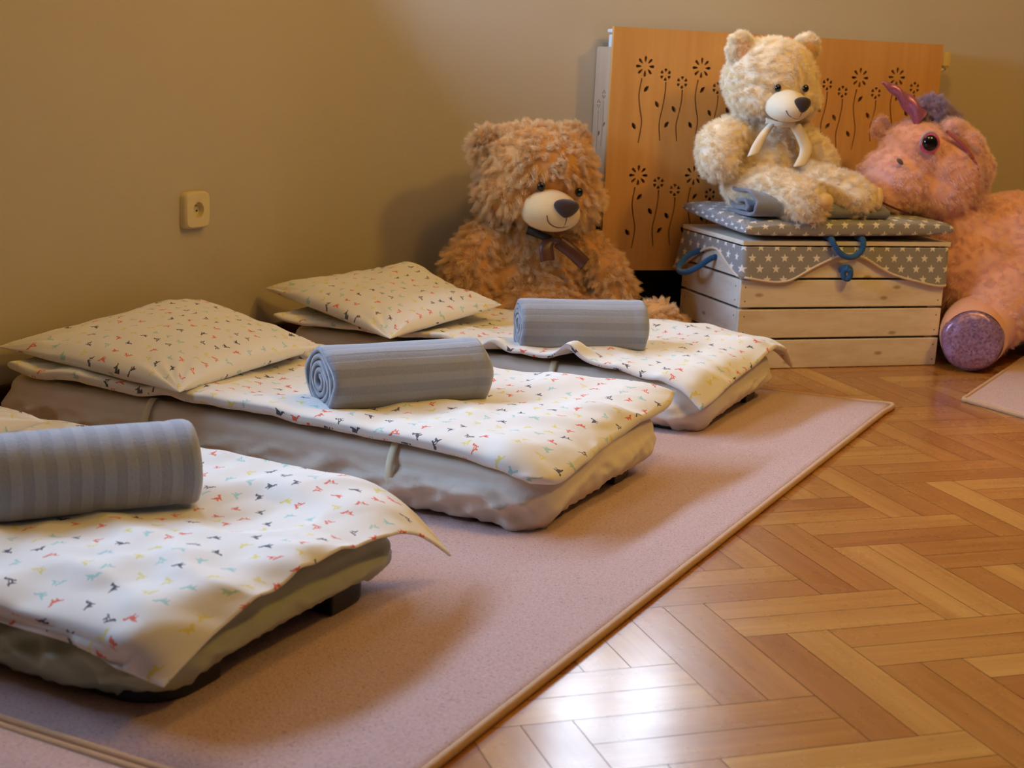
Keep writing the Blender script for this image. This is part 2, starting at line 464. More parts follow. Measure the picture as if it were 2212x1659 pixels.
for th in np.linspace(PI, PI * .75, 25):
    v0 = bm.verts.new((cc.x + rad * math.cos(th), cc.y + rad * math.sin(th), 0)); v1 = bm.verts.new((v0.co.x, v0.co.y, ZC))
    w0 = bm.verts.new((cc.x + (rad + .3) * math.cos(th), cc.y + (rad + .3) * math.sin(th), 0)); w1 = bm.verts.new((w0.co.x, w0.co.y, ZC))
    if prev:
        for q, k in ((0, 1), (2, 3)):
            f = bm.faces.new((prev[q], (v0, v1, w0, w1)[q], (v0, v1, w0, w1)[k], prev[k])); f.smooth = True
    prev = (v0, v1, w0, w1)
bm.to_mesh(bay.data); bm.free()
wall('wall_back', FAR, Vector((XR, FAR.y, 0)), .2)
wall('wall_right', Vector((XR, FAR.y, 0)), Vector((XR, YF, 0)), .2, mat='wall_dark')
wall('wall_front', Vector((XR, YF, 0)), PL0, .2, mat='wall_dark')
bm = bmesh.new(); add_box(bm, WX - .3, XR + .2, YF - .2, FAR.y + .3, ZC, ZC + .1); struct(obj('ceiling', bm, MAT['ceiling']))

def window(name, p, q, hole, t):
    d = (q - p).normalized(); ang = math.atan2(d.y, d.x)
    s0, s1, z0, z1 = hole
    e = empty(name, p + d * s0, ang); e['kind'] = 'structure'
    w = s1 - s0; bm = bmesh.new(); f = .055; y0, y1 = t * .55, t * .55 + .06
    add_box(bm, 0, w, y0, y1, z0, z0 + f); add_box(bm, 0, w, y0, y1, z1 - f, z1)
    add_box(bm, 0, f, y0, y1, z0 + f, z1 - f); add_box(bm, w - f, w, y0, y1, z0 + f, z1 - f)
    add_box(bm, w / 2 - .035, w / 2 + .035, y0, y1, z0 + f, z1 - f)
    fr = obj('window_frame', bm, MAT['frame'], e); bevel(fr, .006)
    for k in (0, 1):
        x0, x1 = (f, w / 2 - .035) if k == 0 else (w / 2 + .035, w - f)
        pn = box('window_pane', (x0, x1, y0 + .025, y0 + .031, z0 + f, z1 - f), MAT['glass'], e)
    sl = box('window_sill', (0.002, w - .002, -.012, y0, z0 + .001, z0 + .022), MAT['frame'], e, .006)
    return e
window('window_1', PL0, CORN, W1, .26)
window('window_2', CORN, FAR, W2, .3)

# floor: oak staves laid as double herringbone
def build_floor():
    w = .0855 * .85; L = 5 * w; W = 2 * w; a0 = 1.228 * .85; b0 = 2.247 * .85; g = .0006
    V, F, U, T = [], [], [], []
    def stave(a, b, la, lb, alonga):
        p = ab(a + la / 2, b + lb / 2)
        if not (WX - .25 < p.x < XR + .2 and -.3 < p.y < FAR.y + .2): return
        k = len(V)
        for (x, y) in ((a + g, b + g), (a + la - g, b + g), (a + la - g, b + lb - g), (a + g, b + lb - g)): V.append(tuple(ab(x, y)))
        F.append((k, k + 1, k + 2, k + 3))
        T.append(random.random())
        if alonga: U.extend([(0, 0), (la, 0), (la, lb), (0, lb)])
        else: U.extend([(0, 0), (0, la), (lb, la), (lb, 0)])
    for i in range(-34, 34):
        for j in range(-9, 12):
            oa = a0 + i * W + j * L; ob = b0 - i * W + j * L
            for q in (0, 1):
                stave(oa, ob + q * w, L, w, True)
                stave(oa + q * w, ob - L, w, L, False)
    n = len(F); z = -.0015
    k = len(V); x0, x1, y0, y1 = WX - .3, XR + .2, YF - .2, FAR.y + .3
    V.extend([(x0, y0, z), (x1, y0, z), (x1, y1, z), (x0, y1, z)]); F.append((k, k + 1, k + 2, k + 3)); U.extend([(0, 0)] * 4); T.append(0)
    me = bpy.data.meshes.new('floor'); me.from_pydata(V, [], F)
    me.uv_layers.new(name='UVMap').data.foreach_set('uv', np.array(U, dtype=np.float32).ravel())
    at = me.attributes.new('tone', 'FLOAT', 'FACE'); at.data.foreach_set('value', T)
    o = link('floor', me, [MAT['parquet'], MAT['gap']], None, False)
    me.polygons[n].material_index = 1
    return struct(o)
build_floor()

def baseboard(name, p, q, h, t, mat):
    d = (q - p); L = d.length; d.normalize(); nrm = Vector((-d.y, d.x, 0))
    bm = bmesh.new(); add_box(bm, 0, L, -t, 0, 0, h)
    bm.transform(Matrix(((d.x, nrm.x, 0, p.x), (d.y, nrm.y, 0, p.y), (0, 0, 1, 0), (0, 0, 0, 1))))
    o = struct(obj(name, bm, mat)); bevel(o, .004); return o
baseboard('baseboard_left', PL0, CORN - Vector((0, .2, 0)), .088, .018, MAT['baseboard'])
baseboard('baseboard_corner', ab(A0 + .2, BW), FAR, .088, .018, MAT['baseboard'])
baseboard('niche_shade_1', ab(1.62, BW - .018), ab(2.9, BW - .018), .44, .012, MAT['black'])  # near-black sheet standing in for the shade of the radiator niche

# ------------------------------------------------------------------ power socket on the left wall
def power_socket():
    y, z = 3.052, .4347
    t = empty('power_socket', (WX, y, z)); tag(t, 'ivory wall power socket mounted on the plain beige wall', 'socket')
    # local x = out of the wall
    w, h, d = .0495, .0475, .022
    bm = bmesh.new(); n = 40
    def rr(sx, sy, rad, k):
        a = 2 * PI * k / n; c, s = math.cos(a), math.sin(a)
        p = 6.0
        q = (abs(c) ** p + abs(s) ** p) ** (-1 / p)
        return (sx * c * q, sy * s * q)
    rings = []
    for (x, k) in ((0, 1.0), (d * .55, 1.0), (d * .85, .97), (d, .90)):
        rings.append([bm.verts.new((x, rr(w * k, h * k, 0, i)[0], rr(w * k, h * k, 0, i)[1])) for i in range(n)])
    R = .021
    for (x, r) in ((d, R), (d - .003, R * .97), (.004, R * .9)):
        rings.append([bm.verts.new((x, r * math.cos(2 * PI * i / n), r * math.sin(2 * PI * i / n))) for i in range(n)])
    for a, b in zip(rings, rings[1:]):
        for i in range(n): bm.faces.new((a[i], a[(i + 1) % n], b[(i + 1) % n], b[i]))
    for ring in (rings[3], rings[4], rings[6]):
        for i in range(n):
            e = bm.edges.get((ring[i], ring[(i + 1) % n]))
            if e: e.smooth = False
    obj('housing', bm, MAT['socket'], t, True)
    bm = bmesh.new()
    f = bmesh.ops.create_cone(bm, cap_ends=True, segments=32, radius1=R * .9, radius2=R * .9, depth=.004, matrix=Matrix.Translation((.005, 0, 0)) @ Matrix.Rotation(PI / 2, 4, 'Y'))
    obj('insert', bm, MAT['socket'], t)
    for s in (-1, 1):
        bm = bmesh.new(); bmesh.ops.create_cone(bm, cap_ends=True, segments=16, radius1=.0026, radius2=.0026, depth=.002, matrix=Matrix.Translation((.0075, s * .0095, -.003)) @ Matrix.Rotation(PI / 2, 4, 'Y'))
        obj('hole', bm, MAT['dark_hole'], t)
    bm = bmesh.new(); bmesh.ops.create_cone(bm, cap_ends=True, segments=16, radius1=.0024, radius2=.0018, depth=.014, matrix=Matrix.Translation((.013, 0, .011)) @ Matrix.Rotation(PI / 2, 4, 'Y'))
    obj('earth_pin', bm, MAT['pin'], t)
power_socket()

# ------------------------------------------------------------------ radiator and its flower cut-out cover
PA0, PA1, PZ0, PZ1, PB = 1.71, 2.862, .225, .962, 4.25
def drop(cx, cz, ang, r0, r1, w):
    """petal opening pointing outwards at angle ang"""
    pts = []
    for t in np.linspace(0, 2 * PI, 12, endpoint=False):
        s = (1 - math.cos(t)) / 2
        rr = r0 + (r1 - r0) * s; ww = w * math.sin(t) * (.35 + .65 * s)
        pts.append((cx + rr * math.sin(ang) + ww * math.cos(ang), cz + rr * math.cos(ang) - ww * math.sin(ang)))
    return pts
def wedge(cx, cz, ang, r0, r1, w):
    return [(cx + r * math.sin(ang) + s * math.cos(ang), cz + r * math.cos(ang) - s * math.sin(ang)) for r, s in ((r0, -w * .25), (r0, w * .25), (r1 * .85, w), (r1, w * .6), (r1, -w * .6), (r1 * .85, -w))]
def leaf(cx, cz, ang, l=.0125, w=.0065):
    pts = []
    for t in np.linspace(-1, 1, 7): pts.append((t * l, w * (1 - t * t)))
    for t in np.linspace(1, -1, 7)[1:-1]: pts.append((t * l, -w * (1 - t * t)))
    c, s = math.cos(ang), math.sin(ang)
    return [(cx + x * c - y * s, cz + x * s + y * c) for x, y in pts]
def stem(pts, w=.0021):
    C = catmull(pts, 18); L, R = [], []
    for i in range(len(C)):
        d = C[min(i + 1, len(C) - 1)] - C[max(i - 1, 0)]; d /= np.hypot(*d); n = np.array((-d[1], d[0]))
        L.append(tuple(C[i] + n * w)); R.append(tuple(C[i] - n * w))
    return L + R[::-1]
def flower(cx, cz, kind, lean, zb):
    out = []
    if kind == 'B':
        for i in range(8): out.append(drop(cx, cz, i * PI / 4, .0115, .0315, .0062))
        top = cz - .036
    else:
        for i in range(6): out.append(wedge(cx, cz, i * PI / 3, .0085, .0185, .0058))
        top = cz - .022
    h = top - zb
    x0 = cx - (.011 if kind == 'B' else -.002)
    sgn = lean
    if kind == 'B':
        out.append(stem([(x0 + .002, top), (x0 - .004, top - h * .25), (x0 + .001, top - h * .45), (x0 + .010, top - h * .68), (x0 + .003, zb)]))
        out.append(leaf(x0 + .019, top - h * .16, .9)); out.append(leaf(x0 - .014, top - h * .74, 2.2))
    else:
        out.append(stem([(x0, top), (x0, top - h * .2), (x0 - .006, top - h * .45), (x0 - .013, top - h * .7), (x0 - .007, zb)]))
        if sgn: out.append(leaf(x0 - .024, top - h * .38, 2.2))
        if sgn > 1 or not sgn: out.append(leaf(x0 + .012, top - h * .72, .9))
    return out
def panel_mesh(name, outline, holes, t):
    cu = bpy.data.curves.new(name, 'CURVE'); cu.dimensions = '2D'; cu.fill_mode = 'BOTH'; cu.extrude = t / 2
    for pts in [outline] + holes:
        sp = cu.splines.new('POLY'); sp.points.add(len(pts) - 1); sp.use_cyclic_u = True
        for p, q in zip(sp.points, pts): p.co = (q[0], q[1], 0, 1)
    o = bpy.data.objects.new('raw', cu); COL.objects.link(o)
    me = evaluated_mesh(o, name); bpy.data.objects.remove(o)
    uvl = me.uv_layers.get('UVMap') or me.uv_layers.new(name='UVMap')
    for l in me.loops:
        c = me.vertices[l.vertex_index].co; uvl.data[l.index].uv = (c.y, c.x)
    return me
def radiator_cover():
    t = empty('radiator_cover', ab(PA0, PB), PI / 4)
    tag(t, 'beech wood radiator cover with cut-out flowers under the wall behind the cream bear', 'radiator cover')
    W = PA1 - PA0; H = PZ1 - PZ0
    holes = []
    rowsU = [('B', 1.819, .849, .619, 0), ('S', 1.888, .827, .627, 2), ('S', 1.945, .806, .627, 1), ('B', 2.007, .852, .63, 0), ('S', 2.067, .794, .627, 2),
             ('S', 2.128, .80, .64, 1), ('B', 2.195, .85, .63, 0), ('S', 2.262, .826, .63, 2), ('S', 2.32, .805, .63, 1), ('B', 2.382, .85, .62, 0),
             ('S', 2.449, .82, .648, 2), ('S', 2.506, .799, .618, 1), ('B', 2.565, .845, .617, 0), ('S', 2.628, .799, .645, 2), ('B', 2.70, .852, .63, 0), ('S', 2.769, .821, .64, 1)]
    for k, a, z, zb, le in rowsU: holes += flower(a - PA0, z, k, le, zb)
    for k, a, z, zb, le in rowsU: holes += flower(a - PA0, z - .329, k, le, zb - .325)
    me = panel_mesh('front_panel', [(0, PZ0), (W, PZ0), (W, PZ1), (0, PZ1)], holes, .014)
    me.transform(Matrix.Rotation(PI / 2, 4, 'X'))
    o = link('front_panel', me, MAT['beech'], t, False)
    # side boards, lower than the front
    hs = []
    for (x, z) in ((.045, .76), (.085, .73)):
        for i in range(6): hs.append(wedge(x, z, i * PI / 3, .006, .013, .004))
        hs.append(stem([(x, z - .02), (x - .003, z - .08), (x + .003, z - .16)], .0018)); hs.append(leaf(x - .014, z - .09, 2.2, .010, .005))
    for x, nm in ((.006, 0), (W - .006, 1)):
        me = panel_mesh('side_panel', [(.008, PZ0 + .2), (.126, PZ0 + .2), (.126, PZ1 - .068), (.118, PZ1 - .06), (.008, PZ1 - .06)], [] if nm else hs, .012)
        me.transform(Matrix.Translation((x, 0, 0)) @ Matrix.Rotation(PI / 2, 4, 'Z') @ Matrix.Rotation(PI / 2, 4, 'X'))
        link('side_panel', me, MAT['beech_cool_lit'], t, False)
    return t
radiator_cover()
def radiator():
    t = empty('radiator', ab(PA0 + .02, PB), PI / 4); tag(t, 'white enamelled radiator hidden behind the flower cut-out cover', 'radiator')
    bm = bmesh.new(); W = 1.07
    add_box(bm, 0, W, .028, .052, .46, .948)
    for i in range(22): add_box(bm, .03 + i * .047, .06 + i * .047, .020, .03, .50, .92)
    add_box(bm, 0, W, .05, .085, .47, .94)
    o = obj('body', bm, MAT['white_enamel'], t); bevel(o, .004)
    box('top_grille', (-.004, W + .004, .018, .088, .945, .956), MAT['white_enamel'], t, .003)
    # thermostat head sticking out past the cover
    bm = bmesh.new()
    for i, r in enumerate((.016, .02, .0195, .02, .0195, .02, .0195, .02, .016)):
        bmesh.ops.create_cone(bm, cap_ends=True, segments=24, radius1=r, radius2=r, depth=.0056, matrix=Matrix.Translation((W + .107, .045, .893 + i * .0055)))
    obj('thermostat_head', bm, MAT['knob'], t, False)
    tube('valve_pipe', [(W - .01, .05, .862), (W + .06, .048, .866), (W + .107, .045, .890)], .009, MAT['white_enamel'], t, 12, 10)
    return t
radiator()

# ------------------------------------------------------------------ crate with lid, fabric skirt, cord handles
CA, CB, CW, CD = 1.965, 3.79, .68, .40
def crate():
    t = empty('storage_crate', ab(CA, CB), PI / 4)
    tag(t, 'whitewashed wooden slatted crate with lid, grey star fabric skirt and blue cord handles', 'crate')
    zs = ((.001, .085), (.092, .176), (.183, .262), (.269, .352))
    def nail(par, x, y, z, ax):
        bm = bmesh.new()
        bmesh.ops.create_cone(bm, cap_ends=True, segments=10, radius1=.0022, radius2=.0018, depth=.001, matrix=Matrix.Translation((x, y, z)) @ Matrix.Rotation(PI / 2, 4, ax))
        obj('nail_head', bm, MAT['nail'], par)
    for z0, z1 in zs:
        o = box('front_slat', (0, CW, 0, .014, z0, z1), MAT['crate'], t, .002)
        for x in (.016, CW - .018):
            for dz in (.018, z1 - z0 - .02): nail(o, x + .004 * random.random(), -.0004, z0 + dz, 'X')
        for x0 in (0, CW - .014):
            o = box('side_slat', (x0, x0 + .014, .0145, CD - .0145, z0, z1), MAT['crate'], t, .002, axis=1)
            for y in (.03, CD - .03):
                for dz in (.018, z1 - z0 - .02): nail(o, x0 - .0004 if x0 == 0 else x0 + .0144, y, z0 + dz, 'Y')
    for z0, z1 in zs: box('back_slat', (0, CW, CD - .014, CD, z0, z1), MAT['crate'], t, .002)
    for x0 in (.0145, CW - .0395):
        for y0 in (.0145, CD - .0395): box('corner_post', (x0, x0 + .025, y0, y0 + .025, .001, .35), MAT['crate'], t, 0, axis=2)
    box('bottom_board', (.0145, CW - .0145, .0145, CD - .0145, .004, .012), MAT['crate'], t)
    box('lid', (-.006, CW + .006, -.006, CD + .006, .364, .377), MAT['crate'], t, .002)
    # skirt: runs around the four sides, scalloped lower edge (perimeter length s, height z)
    front = [(0, .272), (.03, .268), (.075, .26), (.115, .257), (.155, .262), (.2, .287), (.25, .313), (.308, .337), (.345, .343), (.389, .332), (.465, .291), (.52, .272), (.59, .257), (.635, .247), (.68, .243)]
    side = [(0, .243), (.03, .247), (.06, .27), (.10, .292), (.14, .311), (.2, .331), (.255, .334), (.29, .318), (.33, .295), (.365, .28), (.40, .272)]   # back -> front on the left face
    per = [(s - .40, z) for s, z in side] + front[1:] + [(.68 + s, .243 + .09 * math.sin(PI * s / .4)) for s in (.05, .1, .2, .3, .35, .4)]
    S = np.array([p[0] for p in per]); Z = np.array([p[1] for p in per])
    n, m = 260, 26
    ss = np.linspace(S[0], S[-1], n); zz = np.interp(ss, S, Z)
    zz = np.convolve(np.pad(zz, 4, mode='edge'), np.ones(9) / 9, 'valid')
    P = np.zeros((n, m, 3)); UV = np.zeros((n, m, 2)); edge = []
    for i, s in enumerate(ss):
        for j in range(m):
            f = j / (m - 1); z = .360 + (zz[i] - .360) * f
            off = .0045 + .005 * f + .0035 * nz(s * 16, f * 1.5, 3) * f
            flare = .020 * f * max(0, 1 - abs(s + .40) / .06)
            r = .012
            if s < 0: x, y = -off - flare, -s
            elif s <= CW: x, y = s, -off
            else: x, y = CW + off, s - CW
            if abs(s) < r:
                k = (s + r) / (2 * r); x = -off + (off + r) * k ** 2 - 0; y = -off + (off + r) * (1 - k) ** 2
            if abs(s - CW) < r:
                k = (s - CW + r) / (2 * r); x = CW + off - (off + r) * (1 - k) ** 2; y = -off + (off + r) * k ** 2
            P[i, j] = (x, y, z); UV[i, j] = (s, z)
        edge.append(tuple(P[i, m - 1]))
    sk = grid_obj('fabric_skirt', P, MAT['star'], t, UV); solid(sk, .0015)
    e2 = [edge[i] for i in range(0, n, 4)]
    tube('piping', e2, .0040, MAT['piping'], sk, 240, 8)
    # cord handles
    tube('cord_handle', [(.012, .262, .312), (-.012, .262, .312), (-.045, .262, .300), (-.075, .258, .272), (-.085, .240, .255), (-.078, .21, .255), (-.055, .185, .272), (-.025, .174, .296), (-.008, .172, .305), (.012, .172, .306)], .0088, MAT['rope'], t, 80, 12)
    tube('cord_handle', [(CW - .012, .262, .312), (CW + .010, .262, .310), (CW + .012, .262, .290), (CW + .013, .22, .255), (CW + .012, .172, .290), (CW + .010, .172, .306), (CW - .012, .172, .306)], .0085, MAT['rope'], t, 80, 12)
    tube('lid_loop', [(.272, .02, .385), (.272, -.012, .386), (.276, -.024, .372), (.293, -.026, .350), (.312, -.027, .338), (.333, -.028, .334), (.354, -.027, .340), (.370, -.026, .356), (.374, -.024, .374), (.375, -.012, .386), (.375, .02, .385)], .0088, MAT['rope'], t, 90, 12)
    kx, kz = .330, .287
    tube('cord_knot', [(kx - .008, .004, kz + .004), (kx - .010, -.012, kz + .012), (kx, -.020, kz + .017), (kx + .011, -.020, kz + .010), (kx + .012, -.022, kz - .006), (kx + .004, -.024, kz - .018), (kx - .009, -.022, kz - .012), (kx - .011, -.022, kz + .004), (kx - .003, -.030, kz + .010), (kx + .006, -.032, kz + .002), (kx + .006, -.030, kz - .010), (kx - .002, -.026, kz - .020)], .0078, MAT['rope'], t, 110, 12)
    return t
crate()

# puffy cloth: quad patch from four corners, inflated, with wrinkles
def pillow(name, c00, c10, c11, c01, thick, mat, n=70, m=70, seam=.5, pinch=.05, wr=.004, seed=0, power=.45, belly=.5, crown=None, fold=None, uvflip=False, parent=None, arcuv=False):
    c00, c10, c11, c01 = (Vector(c) for c in (c00, c10, c11, c01))
    Lu = ((c10 - c00).length + (c11 - c01).length) / 2; Lv = ((c01 - c00).length + (c11 - c10).length) / 2
    nrm = ((c10 - c00).cross(c01 - c00)).normalized()
    if nrm.z < 0: nrm = -nrm
    def surf(side):
        P = np.zeros((n, m, 3)); UV = np.zeros((n, m, 2))
        for i in range(n):
            for j in range(m):
                u, v = i / (n - 1), j / (m - 1)
                # ease spacing towards the edges
                u = .5 - .5 * math.cos(PI * u); v = .5 - .5 * math.cos(PI * v)
                # edges curve inwards between the corners
                uu = u + pinch * (2 * u - 1) * -(1 - (2 * v - 1) ** 2) * .5; vv = v + pinch * (2 * v - 1) * -(1 - (2 * u - 1) ** 2) * .5
                p = c00 * (1 - uu) * (1 - vv) + c10 * uu * (1 - vv) + c11 * uu * vv + c01 * (1 - uu) * vv
                e = (max(0, 1 - (2 * u - 1) ** 2) * max(0, 1 - (2 * v - 1) ** 2)) ** power
                h = thick * e * ((1 - belly) if side > 0 else -belly)
                x, y = u * Lu, v * Lv
                w = wr * (ridge(x * 9 + seed, y * 4, seed) * .7 + nz(x * 22, y * 22, seed + 5) * .5 - .3)
                # pull folds radiating from the corners
                for (qx, qy) in ((0, 0), (Lu, 0), (Lu, Lv), (0, Lv)):
                    dx, dy = x - qx, y - qy; d = math.hypot(dx, dy) + 1e-4
                    w += wr * 1.3 * math.sin(math.atan2(dy, dx) * 18 + seed) * math.exp(-d / .09) * min(1, d / .03)
                w *= min(1, e * 3)
                if side < 0: w *= .3
                if crown: h += crown(u, v) * (1 if side > 0 else .6)
                q = p + nrm * (h + w)
                P[i, j] = q; UV[i, j] = (y, x) if uvflip else (x, y)
                if side < 0: UV[i, j] += .33
        return P, UV
    A, UA = surf(1); B, UB = surf(-1)
    if arcuv:
        for Q, Uq, sg in ((A, UA, 1), (B, UB, -1)):
            cu = np.r_[0, np.cumsum(np.linalg.norm(np.diff(Q[:, m // 2], axis=0), axis=1))]; cv = np.r_[0, np.cumsum(np.linalg.norm(np.diff(Q[n // 2], axis=0), axis=1))]
            Uq[:, :, 0] = cu[:, None] - (0 if sg > 0 else 0); Uq[:, :, 1] = sg * cv[None, :]
    verts = np.concatenate([A.reshape(-1, 3), B.reshape(-1, 3)]); F = []; U = []
    k = n * m
    for i in range(n - 1):
        for j in range(m - 1):
            q = (i * m + j, (i + 1) * m + j, (i + 1) * m + j + 1, i * m + j + 1); F.append(q)
            U += [UA.reshape(-1, 2)[x] for x in q]
            q = q[::-1]; F.append(tuple(x + k for x in q)); U += [UB.reshape(-1, 2)[x] for x in q]
    me = bpy.data.meshes.new(name); me.from_pydata(verts.tolist(), [], F)
    me.uv_layers.new(name='UVMap').data.foreach_set('uv', np.array(U, dtype=np.float32).ravel())
    bm = bmesh.new(); bm.from_mesh(me); bmesh.ops.remove_doubles(bm, verts=bm.verts, dist=.0004); bmesh.ops.recalc_face_normals(bm, faces=bm.faces); bm.to_mesh(me); bm.free()
    return link(name, me, mat, parent, True)

# star cushion on the lid (world frame through ab())
def cushion():
    z = .4035
    o = pillow('seat_cushion', ab(1.955, 3.765, z + .004), ab(2.64, 3.765, z + .012), ab(2.66, 4.17, z + .012), ab(1.945, 4.175, z + .03), .060, MAT['star'], 90, 70, pinch=.015, wr=.0020, seed=3, power=.17, belly=.44, arcuv=True)
    tag(o, 'grey star-print seat cushion lying on the crate lid', 'cushion')
cushion()

# folded grey blanket under the cream bear
def folded_blanket():
    cl = [(.035, .034), (-.015, .037), (-.042, .028), (-.035, .018), (.0, .016), (.055, .020), (.078, .036), (.060, .056), (.0, .062), (-.062, .055), (-.090, .034), (-.080, .012), (-.04, .0055), (.02, .0055), (.088, .006)]
    C = catmull([(x, z, 0) for x, z in cl], 90); m = len(C); n = 60
    P = np.zeros((n, m, 3)); UV = np.zeros((n, m, 2))
    for i in range(n):
        f = i / (n - 1); k = 1.22 - .66 * min(1, f * 1.25)
        for j, (x, z, _) in enumerate(C):
            cr = max(0, 1 - f * 1.8)
            w = .009 * nz(j * .13, f * 6, 1) * cr + .0025 * nz(x * 20, f * 11, z * 40)
            zz2 = z * k + max(w, -z * .5) * min(1, z / .02)
            bb = 3.875 + x * (1.0 - .05 * f) + .008 * nz(f * 6, z * 30, 6)
            aa = 1.985 + .445 * f + .010 * nz(j * .2, 5, 2) * (1 - f) + .004 * nz(x * 14, 3, 1) * f
            P[i, j] = ab(aa, bb, .442 + zz2); UV[i, j] = (f, j * .01)
    o = grid_obj('folded_blanket', P, MAT['grey_cloth'], None, UV); solid(o, .0105); subd(o, 1)
    tag(o, 'folded grey fleece blanket under the cream bear on the star cushion', 'blanket')
folded_blanket()

# ------------------------------------------------------------------ plush toys
def eye(parent, c, r, fn=None):
    return ellipsoid('eye', c, (r, r * .7, r * 1.1), MAT['eye'], parent, seg=20)
def nose_shape(q):
    return Vector((q.x * (1 + .35 * q.z), q.y, q.z * (1 if q.z > 0 else 1.05)))
def strip(name, pts, w, mat, parent, n=24, ang=0.0, side=(1, 0, 0)):
    """flat ribbon along pts, width w across 'side'"""
    C = catmull(pts, n); s = Vector(side).normalized()
    P = np.zeros((n, 5, 3))
    for i in range(n):
        for j in range(5):
            f = j / 4 - .5
            P[i, j] = Vector(C[i]) + s * w * f + Vector((0, -.002 * math.cos(f * PI * 2), 0))
    o = grid_obj(name, P, mat, parent); solid(o, .0012); return o

def tan_bear():
    t = empty('teddy_bear', ab(1.45, 4.12), PI / 4)
    tag(t, 'big tan shaggy teddy bear with dark brown ribbon slumped against the wall', 'teddy bear')
    blobs = [('e', (-.010, -.02, .535), (.172, .145, .135), (0, .1, 0)), ('e', (-.09, -.04, .475), (.105, .11, .085)), ('e', (.075, -.045, .465), (.10, .11, .085)), ('e', (-.005, -.01, .595), (.145, .12, .078), (0, .1, 0)),
             ('e', (-.02, .0, .20), (.185, .14, .175)), ('e', (-.02, -.01, .31), (.15, .115, .11)), ('e', (-.02, -.05, .14), (.165, .13, .12)),
             ('l', [(-.15, -.03, .345), (-.215, -.05, .26), (-.225, -.075, .16)], (.065, .072, .07)),
             ('l', [(.12, -.045, .325), (.185, -.09, .26), (.215, -.11, .205)], (.06, .062, .06)),
             ('l', [(.08, -.06, .10), (.18, -.2, .10), (.245, -.335, .10)], (.09, .08, .09)),
             ('l', [(-.08, -.06, .11), (-.16, -.08, .10)], (.09, .085)),
             ('e', (.25, -.345, .12), (.085, .07, .085))]
    b = blob_mesh('body', blobs, .010, 4, [MAT['tan_skin'], MAT['tan']], t)
    fur(b, 4600, .023, 40, .62, .011, .0006, 2, .5, .5, bare=[((-.015, -.185, .435), .086), ((-.05, -.165, .503), .014), ((.062, -.155, .49), .016)], seed=3)
    for c, r, rot in (((-.158, .0, .600), (.052, .030, .058), (0, -.5, .2)), ((.110, .035, .630), (.045, .028, .042), (0, .6, -.2))):
        e = blob_mesh('ear', [('e', c, r, rot)], .008, 3, [MAT['tan_skin'], MAT['tan']], t)
        fur(e, 420, .021, 40, .62, .011, .0006, 2, .3, .5, seed=5)
    mz = ellipsoid('muzzle', (-.015, -.155, .437), (.086, .085, .060), MAT['muzzle_tan'], t, (0, .08, 0), fn=lambda q: Vector((q.x * (1 - .10 * q.z), q.y, q.z)))
    ellipsoid('nose', (.003, -.236, .452), (.036, .020, .026), MAT['nose'], t, (.15, .08, 0), fn=nose_shape)
    def on(x, z):   # a point on the muzzle surface
        q = 1 - ((x + .015) / .086) ** 2 - ((z - .437) / .060) ** 2
        return (x, -.155 - .085 * math.sqrt(max(0, q)) - .001, z)
    tube('mouth_stitch', [on(x, .437 + dz) for x, dz in ((-.052, -.006), (-.044, -.026), (-.020, -.040), (.006, -.041), (.030, -.034), (.045, -.02))], .0014, MAT['thread'], mz, 30, 6)
    tube('mouth_stitch', [on(.005, .43), on(.006, .415), on(.006, .396)], .0012, MAT['thread'], mz, 14, 6)
    eye(t, (-.05, -.168, .505), .012); eye(t, (.068, -.160, .490), .012)
    bw = obj('bow', (lambda bm: (bmesh.ops.create_uvsphere(bm, u_segments=16, v_segments=8, radius=1, matrix=Matrix.Translation((.0, -.165, .352)) @ Matrix.Diagonal((.020, .012, .012, 1))), bm)[1])(bmesh.new()), MAT['ribbon_brown'], t, True)
    strip('ribbon_tail', [(-.016, -.168, .358), (-.03, -.182, .335), (-.028, -.194, .298)], .042, MAT['ribbon_brown'], bw, side=(1, 0, .15))
    strip('ribbon_tail', [(.010, -.168, .350), (.045, -.182, .325), (.088, -.190, .288)], .040, MAT['ribbon_brown'], bw, side=(.6, 0, .75))
    strip('ribbon_band', [(-.075, -.135, .378), (-.045, -.155, .368), (-.01, -.165, .355)], .022, MAT['ribbon_black'], bw, side=(.2, 0, 1))
tan_bear()

